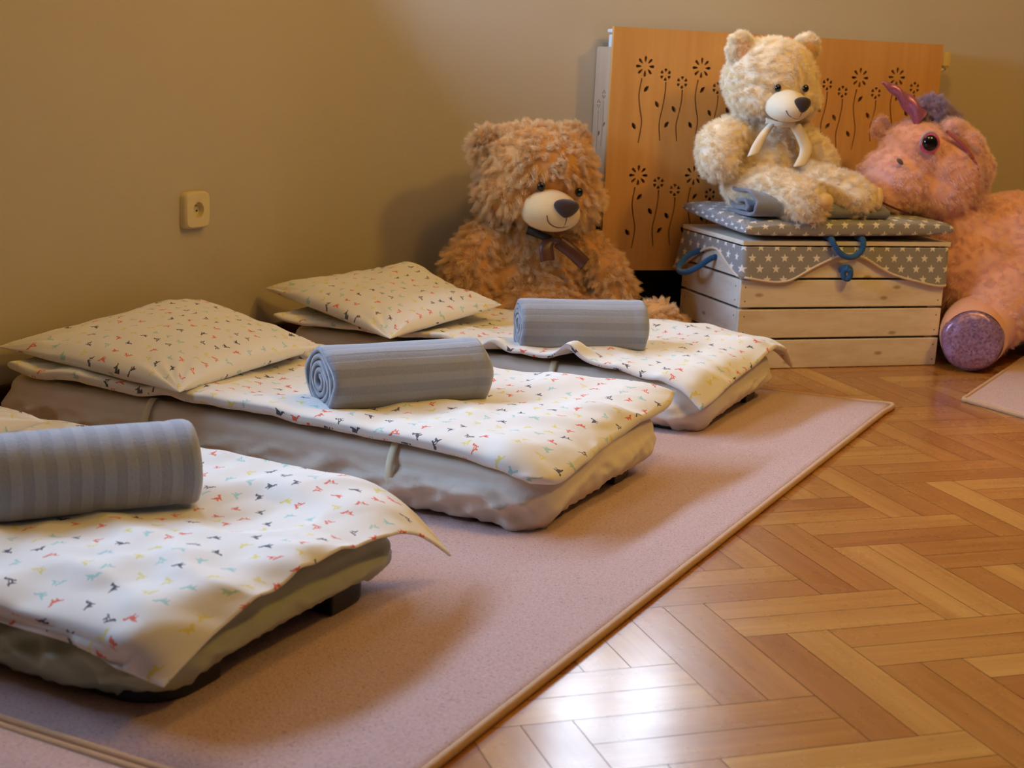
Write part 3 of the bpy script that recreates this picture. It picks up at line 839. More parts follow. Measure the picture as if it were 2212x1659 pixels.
def cream_bear():
    a0, b0 = 2.12, 4.0
    t = empty('teddy_bear', ab(a0, b0, .435), PI / 4)
    tag(t, 'cream teddy bear with satin ribbon sitting on the star cushion', 'teddy bear')
    z0 = .435
    Z = lambda z: z - z0
    blobs = [('e', (-.003, 0, Z(.825)), (.142, .12, .118)), ('e', (-.05, -.03, Z(.78)), (.09, .085, .065)), ('e', (.05, -.03, Z(.78)), (.09, .085, .065)), ('e', (0, 0, Z(.87)), (.118, .105, .078)),
             ('e', (.005, .01, Z(.575)), (.135, .105, .138)), ('e', (.005, 0, Z(.655)), (.105, .085, .085)), ('e', (.0, -.02, Z(.52)), (.13, .105, .08)),
             ('l', [(-.10, -.01, Z(.675)), (-.165, -.03, Z(.635)), (-.178, -.060, Z(.592))], (.052, .064, .058)),
             ('l', [(.10, -.01, Z(.675)), (.165, -.02, Z(.62)), (.185, -.035, Z(.59))], (.042, .045, .04)),
             ('l', [(-.075, -.05, Z(.52)), (-.03, -.14, Z(.512)), (.02, -.20, Z(.492))], (.070, .066, .064)),
             ('l', [(.08, -.05, Z(.53)), (.14, -.13, Z(.526)), (.205, -.175, Z(.505))], (.066, .062, .060)),
             ('e', (.045, -.215, Z(.480)), (.055, .042, .052)), ('e', (.225, -.185, Z(.498)), (.056, .045, .050))]
    b = blob_mesh('body', blobs, .0075, 4, [MAT['cream_skin'], MAT['cream']], t)
    fur(b, 6000, .011, 20, .25, .009, .0006, 2, .25, .5, bare=[((-.008, -.15, Z(.757)), .058), ((-.042, -.12, Z(.806)), .008), ((.046, -.12, Z(.808)), .008)], seed=8)
    for s, c, r, ry in ((-1, (-.108, .0, Z(.912)), (.046, .024, .048), -.3), (1, (.112, .01, Z(.925)), (.038, .024, .042), .3)):
        e = blob_mesh('ear', [('e', c, r, (0, ry, -.25 * s))], .006, 3, [MAT['cream_skin'], MAT['cream']], t)
        fur(e, 480, .009, 18, .25, .008, .0006, 2, .1, .5, seed=4)
        ellipsoid('ear_lining', (c[0] + .002, c[1] - .018, c[2] - .004), (r[0] * .62, .012, r[2] * .62), MAT['ear_inner'], e, (0, ry, -.25 * s), 20)
    mz = ellipsoid('muzzle', (-.008, -.125, Z(.757)), (.064, .068, .046), MAT['muzzle_cream'], t, (.1, 0, 0), fn=lambda q: Vector((q.x * (1 - .12 * q.z), q.y, q.z)))
    ellipsoid('nose', (.006, -.186, Z(.763)), (.025, .016, .022), MAT['nose'], t, (.1, 0, 0), fn=nose_shape)
    def on(x, z):
        q = 1 - ((x + .008) / .064) ** 2 - ((z - .757) / .046) ** 2
        return (x, -.125 - .068 * math.sqrt(max(0, q)) - .0025, Z(z))
    tube('mouth_stitch', [on(x, z) for x, z in ((-.042, .745), (-.03, .732), (-.01, .724), (.005, .722), (.02, .726), (.032, .735))], .0011, MAT['thread'], mz, 24, 6)
    tube('mouth_stitch', [on(.005, .745), on(.005, .732), on(.005, .722)], .001, MAT['thread'], mz, 10, 6)
    eye(t, (-.042, -.124, Z(.806)), .010); eye(t, (.047, -.124, Z(.808)), .010)
    bw = strip('ribbon', [(-.035, -.108, Z(.71)), (-.062, -.115, Z(.685)), (-.088, -.122, Z(.65)), (-.105, -.128, Z(.615))], .040, MAT['ribbon_cream'], t, side=(1, 0, .35))
    strip('ribbon_tail', [(.03, -.108, Z(.705)), (.055, -.114, Z(.67)), (.068, -.122, Z(.63)), (.045, -.132, Z(.585))], .040, MAT['ribbon_cream'], bw, side=(1, 0, .1))
    strip('ribbon_band', [(-.06, -.10, Z(.712)), (-.02, -.118, Z(.703)), (.03, -.112, Z(.706))], .016, MAT['ribbon_cream'], bw, side=(0, 0, 1))
    ellipsoid('paw_pad', (.066, -.246, Z(.497)), (.034, .024, .024), MAT['pad'], t, (.4, 0, .3), 20)
    ellipsoid('paw_pad', (.275, -.200, Z(.500)), (.014, .030, .034), MAT['pad'], t, (0, 0, -.5), 20)
cream_bear()

def unicorn():
    a0, b0 = 2.9, 4.0
    t = empty('plush_unicorn', ab(a0, b0), PI / 4)
    tag(t, 'large pink plush unicorn lying beside the crate with its head over the cushion', 'plush toy')
    L = lambda a, b, z: (a - a0, b - b0, z)
    blobs = [('e', L(2.715, 3.99, .585), (.160, .145, .155)), ('e', L(2.69, 3.98, .52), (.15, .13, .095)), ('e', L(2.545, 3.96, .54), (.118, .105, .105)), ('e', L(2.62, 3.97, .63), (.11, .105, .10)), ('e', L(2.50, 3.955, .50), (.085, .09, .065)),
             ('e', L(3.10, 4.02, .27), (.36, .25, .245)), ('e', L(2.86, 3.99, .27), (.19, .19, .19)), ('e', L(2.79, 4.0, .40), (.13, .13, .10)),
             ('e', L(3.35, 4.02, .28), (.30, .24, .25)), ('l', [L(2.92, 3.86, .2), L(2.83, 3.79, .15), L(2.76, 3.74, .115)], (.13, .100, .092)),
             ('l', [L(3.3, 3.9, .2), L(3.25, 3.78, .12)], (.14, .11)),
             ('e', L(2.545, 4.06, .70), (.032, .022, .036))]
    b = blob_mesh('body', blobs, .010, 5, [MAT['pink_skin'], MAT['pink']], t)
    fur(b, 9000, .010, 26, .22, .011, .0006, 2, .5, .6, bare=[(L(2.595, 3.868, .662), .026), (L(2.75, 3.70, .10), .085), (L(2.69, 3.68, .10), .11)], seed=11)
    # drooping ear
    E = blob_mesh('ear', [('e', L(2.700, 3.905, .705), (.040, .026, .032), (0, .5, 0)), ('e', L(2.752, 3.888, .655), (.056, .028, .046), (0, .75, .1)), ('e', L(2.792, 3.892, .590), (.056, .028, .060), (0, .25, .1)), ('e', L(2.800, 3.905, .525), (.042, .026, .050), (0, -.1, .1))], .007, 5, [MAT['pink_skin'], MAT['pink']], t)
    fur(E, 1000, .010, 24, .22, .011, .0006, 2, .5, .6, seed=12)
    tube('ear_crease_shade', [L(2.648, 3.868, .702), L(2.70, 3.856, .664), L(2.752, 3.856, .612), L(2.782, 3.864, .562)], .0075, MAT['ear_shade'], E, 30, 8, rfun=lambda f: .35 + .65 * math.sin(PI * min(1, f * .9 + .1)))  # dark strip drawn in as the shade inside the ear's crease
    # horn: twisted foil cone
    p0, p1 = Vector(L(2.605, 3.945, .735)), Vector(L(2.475, 3.965, .836))
    n, k = 60, 20; P = np.zeros((n, k, 3)); d = (p1 - p0); ax = d.normalized(); s1 = ax.cross(Vector((0, 1, 0))).normalized(); s2 = ax.cross(s1)
    for i in range(n):
        f = i / (n - 1); r = .022 * (1 - f) ** .8 + .005
        for j in range(k):
            an = 2 * PI * j / k; rr = r * (1 + .16 * math.cos(2 * an - f * 16))
            P[i, j] = p0 + d * f + s1 * rr * math.cos(an) + s2 * rr * math.sin(an) + Vector((0, 0, .012 * math.sin(f * PI)))
    h = grid_obj('horn', P, MAT['horn'], t, closed_v=True)
    bm = bmesh.new(); bm.from_mesh(h.data); bm.verts.ensure_lookup_table(); bm.faces.new([bm.verts[(n - 1) * k + j] for j in range(k)]); bm.to_mesh(h.data); bm.free()
    M = blob_mesh('mane', [('e', L(2.655, 3.965, .762), (.048, .036, .034), (0, .1, 0)), ('e', L(2.705, 3.985, .748), (.045, .032, .026), (0, .35, 0)), ('e', L(2.75, 4.01, .735), (.03, .03, .02))], .007, 3, [MAT['lilac'], MAT['lilac']], t)
    fur(M, 700, .016, 20, .4, .01, .0008, 2, .1, .5, seed=14)
    ec = L(2.590, 3.858, .664)
    ey = ellipsoid('eye', ec, (.030, .017, .031), MAT['iris'], t, (0, .3, -.35), 28)
    ellipsoid('pupil', (ec[0] - .004, ec[1] - .0072, ec[2] + .001), (.0235, .0130, .0245), MAT['eye'], ey, (0, 0, -.35), 24)
    lash = [(ec[0] + .031 * math.cos(x), ec[1] + .002, ec[2] + .033 * math.sin(x)) for x in np.linspace(-.7, 3.3, 9)]
    tube('eyelid', lash, .004, MAT['lilac'], ey, 40, 8)
    ellipsoid('nostril', L(2.50, 3.868, .607), (.016, .006, .007), MAT['nostril'], t, (0, .55, .25), 20)
    tube('mouth_seam', [L(2.435, 3.89, .50), L(2.46, 3.868, .482), L(2.50, 3.855, .466), L(2.54, 3.852, .455)], .0035, MAT['mouth'], t, 30, 6)
    # sequin sole facing the room
    c = Vector(L(2.690, 3.682, .098)); nv = Vector((-.52, -.85, .05)).normalized()
    s1 = nv.cross(Vector((0, 0, 1))).normalized(); s2 = s1.cross(nv)
    n, k = 18, 48; P = np.zeros((n, k, 3))
    for i in range(n):
        f = i / (n - 1); 
        for j in range(k):
            an = 2 * PI * j / k; r = .092 * math.sin(f * PI / 2 + 1e-3) * (1 + .02 * math.sin(an * 5) * f)
            dep = .034 * math.cos(f * PI / 2) ** .8 + .004 * nz(f * 5, an * 2, 1) * math.sin(f * PI) - .03 * max(0, f - .9)
            q = c + s1 * r * math.cos(an) + s2 * r * math.sin(an) * .98 + nv * dep
            q.z = max(q.z, .004); P[i, j] = q
    grid_obj('hoof_sole', P, MAT['hoof'], t, closed_v=True)
    cuff = []
    for i, (off, r) in enumerate(((.012, .090), (-.01, .098), (-.045, .104), (-.085, .103), (-.12, .094))):
        cuff.append([c + nv * off + s1 * r * math.cos(2 * PI * j / 40) + s2 * r * math.sin(2 * PI * j / 40) + Vector((.012, .01, .006)) * i for j in range(40)])
    C = np.array([[list(q) for q in ring] for ring in cuff]); C[:, :, 2] = np.maximum(C[:, :, 2], .003)
    o = grid_obj('leg_cuff', C, MAT['peach'], t, closed_v=True); subd(o, 1)
    return t
unicorn()

# ------------------------------------------------------------------ rugs
def rug(name, pts, label, mat, h=.010):
    """pts: outline (counter-clockwise) as list of (x, y); edges subdivided; binding along the edge"""
    t = empty(name, (pts[0][0], pts[0][1], 0)); tag(t, label, 'rug', 'pink rugs on the parquet')
    o = Vector((pts[0][0], pts[0][1]))
    P = [Vector(p) - o for p in pts]
    n, m = 80, 40
    G = np.zeros((n, m, 3)); UV = np.zeros((n, m, 2))
    for i in range(n):
        for j in range(m):
            u, v = i / (n - 1), j / (m - 1)
            q = P[0] * (1 - u) * (1 - v) + P[1] * u * (1 - v) + P[2] * u * v + P[3] * (1 - u) * v
            G[i, j] = (q.x, q.y, h + .0012 * nz(q.x * 5, q.y * 5, 1)); UV[i, j] = (q.x, q.y)
    s = grid_obj('pile', G, mat, t, UV); md = solid(s, h - .001, -1)
    ring = []
    for a, b in zip(P, P[1:] + P[:1]):
        for f in np.linspace(0, 1, 24, endpoint=False): q = a + (b - a) * f; ring.append((q.x, q.y, h * .62 + .0008 * nz(q.x * 8, q.y * 8)))
    tube('binding', ring, .0072, MAT['binding'], t, 400, 8, closed=True)
    return t
rug('rug', [(-2.40, 1.275), (-.800, 1.275), (-.787, 3.872), (-1.14, 3.812), ][:4] and [(-2.42, 1.275), (-.802, 1.275), (-.786, 3.868), (-2.42, 3.66)], 'long pink pile rug under the three cots', MAT['rug'])
rug('rug', [(-2.42, -1.3), (-.802, -1.3), (-.802, 1.258), (-2.42, 1.258)], 'pink rug butted against the short end of the cot rug', MAT['rug'])
rug('rug', [(-.638, 4.068), (-.30, 3.86), (.75, 4.62), (-.56, 5.25)], 'pale pink rug with a lifted corner beside the unicorn hoof', MAT['rug'])

# ------------------------------------------------------------------ cots
X0, X1 = -2.395, -1.115
def cot(yc, label, mat, seed, zb_near=.018, zb_far=.034, hw=.283, top=.128, X1=-1.09, side_zb=.018, far_tuck=.0, X0=X0):
    t = empty('cot', (X1, yc, 0)); t['x1'] = X1; del t['x1']; tag(t, label, 'cot', 'stacking cots on the pink rug')
    Lx = X1 - X0
    cx, cy = (X0 + X1) / 2 - X1, 0
    hx, hy = Lx / 2, hw
    N = 360; rc = .075
    per = []
    straight = 2 * (2 * hx - 2 * rc) + 2 * (2 * hy - 2 * rc); arc = 2 * PI * rc
    def at(s):
        """point, normal on rounded rectangle, s in 0..1 starting at +x side centre, counter-clockwise"""
        tot = straight + arc; d = (s % 1) * tot
        segs = [('l', hy - rc, (hx, 0), (0, 1)), ('a', PI / 2 * rc, (hx - rc, hy - rc), 0), ('l', 2 * (hx - rc), (hx - rc, hy), (-1, 0)), ('a', PI / 2 * rc, (-hx + rc, hy - rc), PI / 2),
                ('l', 2 * (hy - rc), (-hx, hy - rc), (0, -1)), ('a', PI / 2 * rc, (-hx + rc, -hy + rc), PI), ('l', 2 * (hx - rc), (-hx + rc, -hy), (1, 0)), ('a', PI / 2 * rc, (hx - rc, -hy + rc), -PI / 2), ('l', hy - rc, (hx, -hy + rc), (0, 1))]
        for k, L, p, q in segs:
            if d <= L + 1e-9:
                if k == 'l': return (p[0] + q[0] * d, p[1] + q[1] * d), (q[1], -q[0])
                a = q + d / rc; return (p[0] + rc * math.cos(a), p[1] + rc * math.sin(a)), (math.cos(a), math.sin(a))
            d -= L
        return (hx, 0), (1, 0)
    rows = []
    tops = [.0, .15, .3, .45, .6, .72, .82, .89, .94]
    rad = .032
    rim = [(math.sin(a), math.cos(a)) for a in np.linspace(0, PI / 2, 7)]
    nside = 16
    M = len(tops) + len(rim) + nside + 2
    P = np.zeros((M, N, 3))
    for i in range(N):
        (x, y), (nx, ny) = at(i / N)
        s = i / N * (straight + arc)
        fx = (x + hx) / (2 * hx)      # 0 head, 1 foot
        fy = (y + hy) / (2 * hy)
        zb = side_zb if abs(ny) > .7 else (zb_near + (zb_far - zb_near) * fy + .012 * (1 - (2 * fy - 1) ** 2))
        if abs(ny) > .05 and abs(nx) > .05: zb = (zb_near if y < 0 else zb_far)
        r = 0
        ix, iy = x - nx * rad, y - ny * rad
        for f in tops:
            sag = -.016 * (1 - f ** 2)
            P[r, i] = (ix * f, iy * f, top + sag + .0035 * nz(ix * f * 7, iy * f * 7, seed)); r += 1
        for sx, sz in rim:
            w = .003 * nz(s * 22, sx * 2, seed)
            P[r, i] = (ix + nx * rad * sx, iy + ny * rad * sx, top - rad + rad * sz + w); r += 1
        for k in range(1, nside + 1):
            f = k / nside
            z = top - rad + (zb - top + rad) * f
            bul = .014 * math.sin(PI * f) - .012 * f ** 2
            # slanting pull folds and crumples
            g = (ridge(s * 7.5 + f * 1.5, f * .55 + s * .9, seed) - .45) * .027 + (ridge(s * 17 - f * 1.0, f * 1.6, seed + 9) - .5) * .017
            end = abs(nx) ** 2
            w = g * min(1, f * 3.2) * (1 - .35 * f) * (1 - .70 * end)
            e = .0025 * math.sin(s * 420) * max(0, f - .86) / .14       # elastic gathers along the hem
            P[r, i] = (x + nx * (bul + w + e), y + ny * (bul + w + e) - far_tuck * f * max(0, 2 * fy - 1), z); r += 1
        P[r, i] = (x - nx * .03, y - ny * .03 - far_tuck * max(0, 2 * fy - 1), zb + .004); r += 1
        P[r, i] = (x - nx * .05, y - ny * .05 - far_tuck * max(0, 2 * fy - 1), zb + .02); r += 1
    P[:, :, 0] += cx
    o = grid_obj('fitted_sheet', P, mat, t, closed_v=True)
    for sx in (1, -1):
        for sy in (1, -1):
            bm = bmesh.new(); n = 14; z0, z1 = .0115, .055
            # curved corner foot
            ring_o, ring_i = [], []
            ex, ey = hx - .018, hy - .018 - (far_tuck if sy > 0 else 0); r = .07
            pts = [(ex - .13, ey)] + [(ex - r + r * math.sin(a), ey - r + r * math.cos(a)) for a in np.linspace(0, PI / 2, n)] + [(ex, ey - .13)]
            inn = [(ex - .13, ey - .045)] + [(ex - r - .0 + (r - .045) * math.sin(a), ey - r + (r - .045) * math.cos(a)) for a in np.linspace(0, PI / 2, n)] + [(ex - .045, ey - .13)]
            loop = pts + inn[::-1]
            lo = [bm.verts.new((cx + sx * x, sy * y, z0)) for x, y in loop]; hi = [bm.verts.new((cx + sx * (x), sy * y, z1)) for x, y in loop]
            q = len(loop); h = len(pts)
            for k in range(q): bm.faces.new((lo[k], lo[(k + 1) % q], hi[(k + 1) % q], hi[k]))
            for k in range(h - 1):
                a, b2, c2, d2 = k, k + 1, q - 2 - k, q - 1 - k
                bm.faces.new((lo[a], lo[b2], lo[c2], lo[d2])); bm.faces.new((hi[a], hi[b2], hi[c2], hi[d2]))
            f = obj('leg', bm, MAT['plastic'], t); bevel(f, .003)
    bm = bmesh.new()
    for y in (-hy + .05, hy - .05):
        bmesh.ops.create_cone(bm, cap_ends=True, segments=12, radius1=.011, radius2=.011, depth=Lx - .16, matrix=Matrix.Translation((cx, y, .065)) @ Matrix.Rotation(PI / 2, 4, 'Y'))
    for x in (cx - hx + .06, cx + hx - .06):
        bmesh.ops.create_cone(bm, cap_ends=True, segments=12, radius1=.011, radius2=.011, depth=2 * hy - .12, matrix=Matrix.Translation((x, 0, .065)) @ Matrix.Rotation(PI / 2, 4, 'X'))
    obj('frame', bm, MAT['plastic'], t, True)
    return t, hy
def strap(t, x, hy, off=.006, top=.128):
    y = -hy
    pts = [(x - .012, y + .05, top - .004), (x - .006, y + .018, top + .004), (x, y - .012, top - .03), (x + .006, y - .020, top - .06), (x + .016, y - .016, top - .085)]
    C = catmull(pts, 16); P = np.zeros((16, 3, 3))
    for i in range(16):
        for j in range(3): P[i, j] = C[i] + np.array((.008 * (j - 1), 0, .001 if j == 1 else 0))
    o = grid_obj('tie_strap', P, MAT['strap'], t); solid(o, .0012); return o
YN, YM, YR = 1.668, 2.622, 3.502
cN, hyN = cot(YN, 'pale green sheeted cot, closest to the camera', MAT['sheet_green'], 1, .032, .044, X1=-1.15, side_zb=.022, hw=.298, far_tuck=.03)
cM, hyM = cot(YM, 'cream sheeted cot standing between the two others, closest to the socket', MAT['sheet'], 21, .010, .030, X1=-1.075, hw=.306, far_tuck=.07)
cR, hyR = cot(YR, 'cream sheeted cot beside the tan bear and the crate', MAT['sheet'], 47, .010, .034, X1=-1.09, hw=.292, far_tuck=.03, X0=-2.27)
strap(cM, -1.385 + 1.075, hyM); strap(cM, -1.97 + 1.075, hyM); strap(cR, -1.475 + 1.09, hyR); strap(cN, -1.8 + 1.15, hyN)

# ------------------------------------------------------------------ duvets: control grids run from head to foot, near side to far side
def duvet(name, G, mat, label, thick=.014, seed=0, wr=.004, nu=170, nv=110, edge=.014, lift=None, wave=.006):
    """closed soft quilt: mid surface from the control grid, wrinkles, rounded rim"""
    G = np.array(G, float); r, c = G.shape[:2]
    A = np.stack([catmull(G[i], 201) for i in range(r)])
    F = np.stack([catmull(A[:, j], 301) for j in range(201)], axis=1)
    def resample(Q, n):
        d = np.linalg.norm(np.diff(Q, axis=0), axis=2).mean(1); L = np.r_[0, np.cumsum(d)]; T = L[-1]
        k = 7; e = edge * (1 - np.cos(np.linspace(0, PI / 2, k)))
        t = np.r_[e, np.linspace(edge, T - edge, n - 2 * k + 2)[1:-1], T - e[::-1]]
        i = np.interp(t, L, np.arange(len(L))); i0 = np.minimum(i.astype(int), len(L) - 2); f = (i - i0)[:, None, None]
        return Q[i0] * (1 - f) + Q[i0 + 1] * f, t, T
    P, su, Lu = resample(F, nu)
    P, sv, Lv = resample(P.transpose(1, 0, 2), nv); P = P.transpose(1, 0, 2)
    tu = np.gradient(P, su, axis=0); tv = np.gradient(P, sv, axis=1); Nn = np.cross(tu, tv); Nn /= np.linalg.norm(Nn, axis=2, keepdims=True) + 1e-9
    Nn *= np.sign(Nn[:, :, 2:3] + 1e-6)
    n, m = P.shape[:2]; T = np.zeros((n, m, 3)); B = np.zeros((n, m, 3)); UV = np.zeros((n, m, 2))
    for i in range(n):
        for j in range(m):
            x, y = su[i], sv[j]
            w = wr * (ridge(x * 5 + y * 3 + seed, y * 5 - x * 2, seed) - .45) + wr * .45 * nz(x * 18, y * 18, seed + 3)
            w += wave * nz(x * 4.2 + 7, y * 5.2, seed + 11) + wave * .5 * max(0, ridge(x * 2.3 - y * 3.1, y * 1.1 + seed, seed + 2) - .72) * 3
            # the hem wanders a little
            q = P[i, j] + np.array((0, 0, .003 * nz(x * 11, y * 11, seed + 20)))
            if lift: w += lift(q)
            de = min(x, Lu - x, y, Lv - y); k = min(1, de / edge); e = math.sqrt(max(0, 1 - (1 - k) ** 2))
            mid = q + Nn[i, j] * max(w, -.004)
            T[i, j] = mid + Nn[i, j] * thick / 2 * e; B[i, j] = mid - Nn[i, j] * thick / 2 * e; UV[i, j] = (x, y)
    k = n * m; V = np.concatenate([T.reshape(-1, 3), B.reshape(-1, 3)]); Fc = []; U = []; R = UV.reshape(-1, 2)
    for i in range(n - 1):
        for j in range(m - 1):
            q = (i * m + j, (i + 1) * m + j, (i + 1) * m + j + 1, i * m + j + 1); Fc.append(q); U += [R[x] for x in q]
            Fc.append(tuple(x + k for x in q[::-1])); U += [R[x] + .017 for x in q[::-1]]
    me = bpy.data.meshes.new(name); me.from_pydata(V.tolist(), [], Fc)
    me.uv_layers.new(name='UVMap').data.foreach_set('uv', np.array(U, dtype=np.float32).ravel())
    bm = bmesh.new(); bm.from_mesh(me); bmesh.ops.remove_doubles(bm, verts=bm.verts, dist=.00005); bmesh.ops.recalc_face_normals(bm, faces=bm.faces); bm.to_mesh(me); bm.free()
    o = link(name, me, mat, None, True)
    tag(o, label, 'duvet', 'printed duvets on the cots'); return o

# sheet-thin duvet on the closest cot: corners hang down
yn = [1.346, 1.356, 1.46, 1.65, 1.81, 1.925, 2.0]
row = lambda x, zs, ys=yn, dx=(0,) * 7: [(x + d, y, z) for d, y, z in zip(dx, ys, zs)]
G = [row(-2.34, (.104, .128, .146, .136, .136, .150, .150)),
     row(-1.95, (.103, .127, .146, .134, .134, .150, .152)),
     row(-1.62, (.102, .127, .146, .134, .132, .150, .158)),
     row(-1.42, (.100, .127, .148, .140, .140, .154, .160)),
     row(-1.27, (.094, .127, .151, .147, .146, .156, .158)),
     row(-1.165, (.080, .122, .152, .151, .150, .152, .122), dx=(-.03, -.02, -.015, -.015, -.015, -.01, .0)),
     [(-1.125, 1.346, .074), (-1.118, 1.395, .100), (-1.116, 1.50, .127), (-1.116, 1.66, .137), (-1.116, 1.805, .140), (-1.114, 1.93, .112), (-1.104, 2.04, .046)]]
duvet('duvet', G, MAT['print'], 'thin printed duvet with hanging corners on the pale green cot', .006, 2, .010, edge=.004, wave=.013)
ym = [2.318, 2.345, 2.45, 2.61, 2.77, 2.885, 2.945]
G = [row(-2.36, (.146, .150, .150, .145, .145, .15, .14), ym),
     row(-1.95, (.146, .150, .150, .142, .142, .152, .146), ym),
     row(-1.62, (.144, .149, .147, .140, .140, .152, .150), ym),
     row(-1.40, (.138, .146, .147, .144, .144, .154, .156), ym),
     row(-1.25, (.132, .143, .148, .150, .152, .158, .158), ym),
     [(-1.15, 2.308, .126), (-1.142, 2.338, .146), (-1.135, 2.45, .150), (-1.135, 2.61, .148), (-1.132, 2.78, .154), (-1.128, 2.91, .160), (-1.13, 2.975, .158)],
     [(-1.100, 2.312, .108), (-1.062, 2.36, .106), (-1.062, 2.48, .114), (-1.076, 2.63, .120), (-1.074, 2.79, .130), (-1.068, 2.93, .140), (-1.085, 3.005, .146)]]
duvet('duvet', G, MAT['print'], 'thick printed duvet on the cot standing between the two others', .022, 5, .009, edge=.013, wave=.012)
yr = [3.205, 3.235, 3.34, 3.51, 3.66, 3.775, 3.835]
def bumps(p):
    d = 0
    for x0, w, h in ((-1.44, .028, .032), (-1.645, .030, .026), (-1.80, .05, .012)):
        d += h * math.exp(-((p[0] - x0 - (p[1] - 3.2) * .5) / w) ** 2) * math.exp(-((p[1] - 3.205) / .055) ** 2)
    return d
yh = [3.205, 3.235, 3.33, 3.47, 3.59, 3.67, 3.71]
G = [row(-2.30, (.146, .150, .150, .145, .145, .15, .14), yh),
     row(-1.95, (.146, .150, .150, .142, .142, .152, .146), yr),
     row(-1.62, (.146, .150, .147, .140, .140, .152, .150), yr),
     row(-1.40, (.142, .148, .147, .142, .142, .154, .156), yr),
     row(-1.25, (.136, .145, .148, .150, .152, .158, .155), yr),
     [(-1.15, 3.20, .120), (-1.142, 3.23, .134), (-1.135, 3.34, .146), (-1.135, 3.51, .152), (-1.132, 3.66, .156), (-1.128, 3.79, .150), (-1.13, 3.86, .120)],
     [(-1.088, 3.20, .076), (-1.078, 3.255, .088), (-1.076, 3.36, .104), (-1.076, 3.51, .120), (-1.074, 3.66, .134), (-1.07, 3.79, .128), (-1.07, 3.895, .066)]]
duvet('duvet', G, MAT['print'], 'printed duvet with a rucked edge on the cot beside the crate', .014, 9, .009, edge=.010, lift=bumps, wave=.012)

# ------------------------------------------------------------------ pillows
p = pillow('pillow', (-2.40, 1.39, .185), (-1.87, 1.40, .175), (-1.86, 1.915, .185), (-2.40, 1.97, .19), .085, MAT['print'], seed=1.7, pinch=.05, wr=.006, belly=.38)
tag(p, 'printed pillow corner showing behind the ring-striped blanket', 'pillow', 'printed pillows on the cots')
p = pillow('pillow', (-2.415, 2.345, .185), (-1.865, 2.285, .172), (-1.87, 2.795, .186), (-2.40, 3.01, .205), .095, MAT['print'], seed=4.2, pinch=.06, wr=.006, belly=.42, crown=lambda u, v: .012 * math.exp(-((u - .25) ** 2 + (v - .7) ** 2) / .05))
tag(p, 'plump printed pillow at the wall end of the cot between the two others', 'pillow', 'printed pillows on the cots')
p = pillow('pillow', (-2.42, 3.33, .20), (-1.83, 3.03, .176), (-1.80, 3.565, .196), (-2.23, 3.68, .225), .085, MAT['print'], seed=7.9, pinch=.05, wr=.007, belly=.42, crown=lambda u, v: .035 * math.exp(-((u - .35) ** 2 + (v - .88) ** 2) / .04))
tag(p, 'printed pillow propped against the tan bear', 'pillow', 'printed pillows on the cots')

# ------------------------------------------------------------------ rolled blankets
def roll(base0, base1, label, mat, z=.148, R=.066, seed=0, squash=.95, turns=4.6, tilt=0.0):
    p, q = Vector((*base0, 0)), Vector((*base1, 0)); d = q - p; L = d.length; d.normalize(); nrm = Vector((-d.y, d.x, 0))
    pitch = .0118; th = .0105
    N = 210; phi1 = turns * 2 * PI; prof = []; arc = 0; last = None
    for i in range(N):
        f = i / (N - 1); ph = phi1 * f; r = .010 + (R - .010) * f
        x, y = r * math.cos(ph - PI / 2 - phi1 + PI * .15), r * math.sin(ph - PI / 2 - phi1 + PI * .15)
        if last: arc += math.hypot(x - last[0], y - last[1])
        last = (x, y)
        prof.append((x, y, arc))
    outer, inner = [], []
    for i in range(N):
        a, b = prof[max(0, i - 1)], prof[min(N - 1, i + 1)]
        tx, ty = b[0] - a[0], b[1] - a[1]; l = math.hypot(tx, ty); tx /= l; ty /= l
        x, y, s = prof[i]
        outer.append((x + ty * th / 2, y - tx * th / 2, s)); inner.append((x - ty * th / 2, y + tx * th / 2, s))
    loop = outer + inner[::-1]
    m = len(loop); n = 44
    P = np.zeros((n, m, 3)); UV = np.zeros((n, m + 1, 2))
    for i in range(n):
        f = i / (n - 1); s = L * f
        hem = 1.0 + (.02 if f > .90 else 0) - (.030 * math.exp(-((f - .895) / .012) ** 2)) - (.05 * max(0, (f - .965) / .035) ** 2) - .05 * max(0, (.03 - f) / .03) ** 2
        for j, (x, y, sa) in enumerate(loop):
            wob = 1 + .03 * nz(f * 3, math.atan2(y, x) * 1.2, seed) 
            x2, y2 = x * 1.04 * hem * wob, y * squash * hem * wob
            y2 = max(y2, -R * squash * .80 + .004 * abs(x2) / R)
            e = .006 * nz(sa * 16, seed, 1) if i in (0, n - 1) else 0
            pos = p + d * (s + e) + nrm * (x2 + R * .78) + Vector((0, 0, z + R * squash * .80 + y2 + tilt * f))
            P[i, j] = pos; UV[i, j] = (sa, s)
        UV[i, m] = UV[i, 0]
    o = grid_obj('rolled_blanket', P, mat, None, UV, closed_v=True)
    bm = bmesh.new(); bm.from_mesh(o.data); bm.verts.ensure_lookup_table(); uvl = bm.loops.layers.uv.verify()
    for i in (0, n - 1):
        for k in range(N - 1):
            try:
                fc = bm.faces.new((bm.verts[i * m + k], bm.verts[i * m + k + 1], bm.verts[i * m + m - 2 - k], bm.verts[i * m + m - 1 - k]))
                for l in fc.loops: l[uvl].uv = (loop[k][2], L * i / (n - 1))
                fc.smooth = True
            except ValueError: pass
    bmesh.ops.recalc_face_normals(bm, faces=bm.faces); bm.to_mesh(o.data); bm.free()
    tag(o, label, 'blanket', 'rolled grey fleece blankets'); return o
roll((-1.60, 1.520), (-1.415, 1.782), 'rolled grey blanket with ring stripes on the pale green cot', MAT['blanket_rings'], .146, .073, 1)
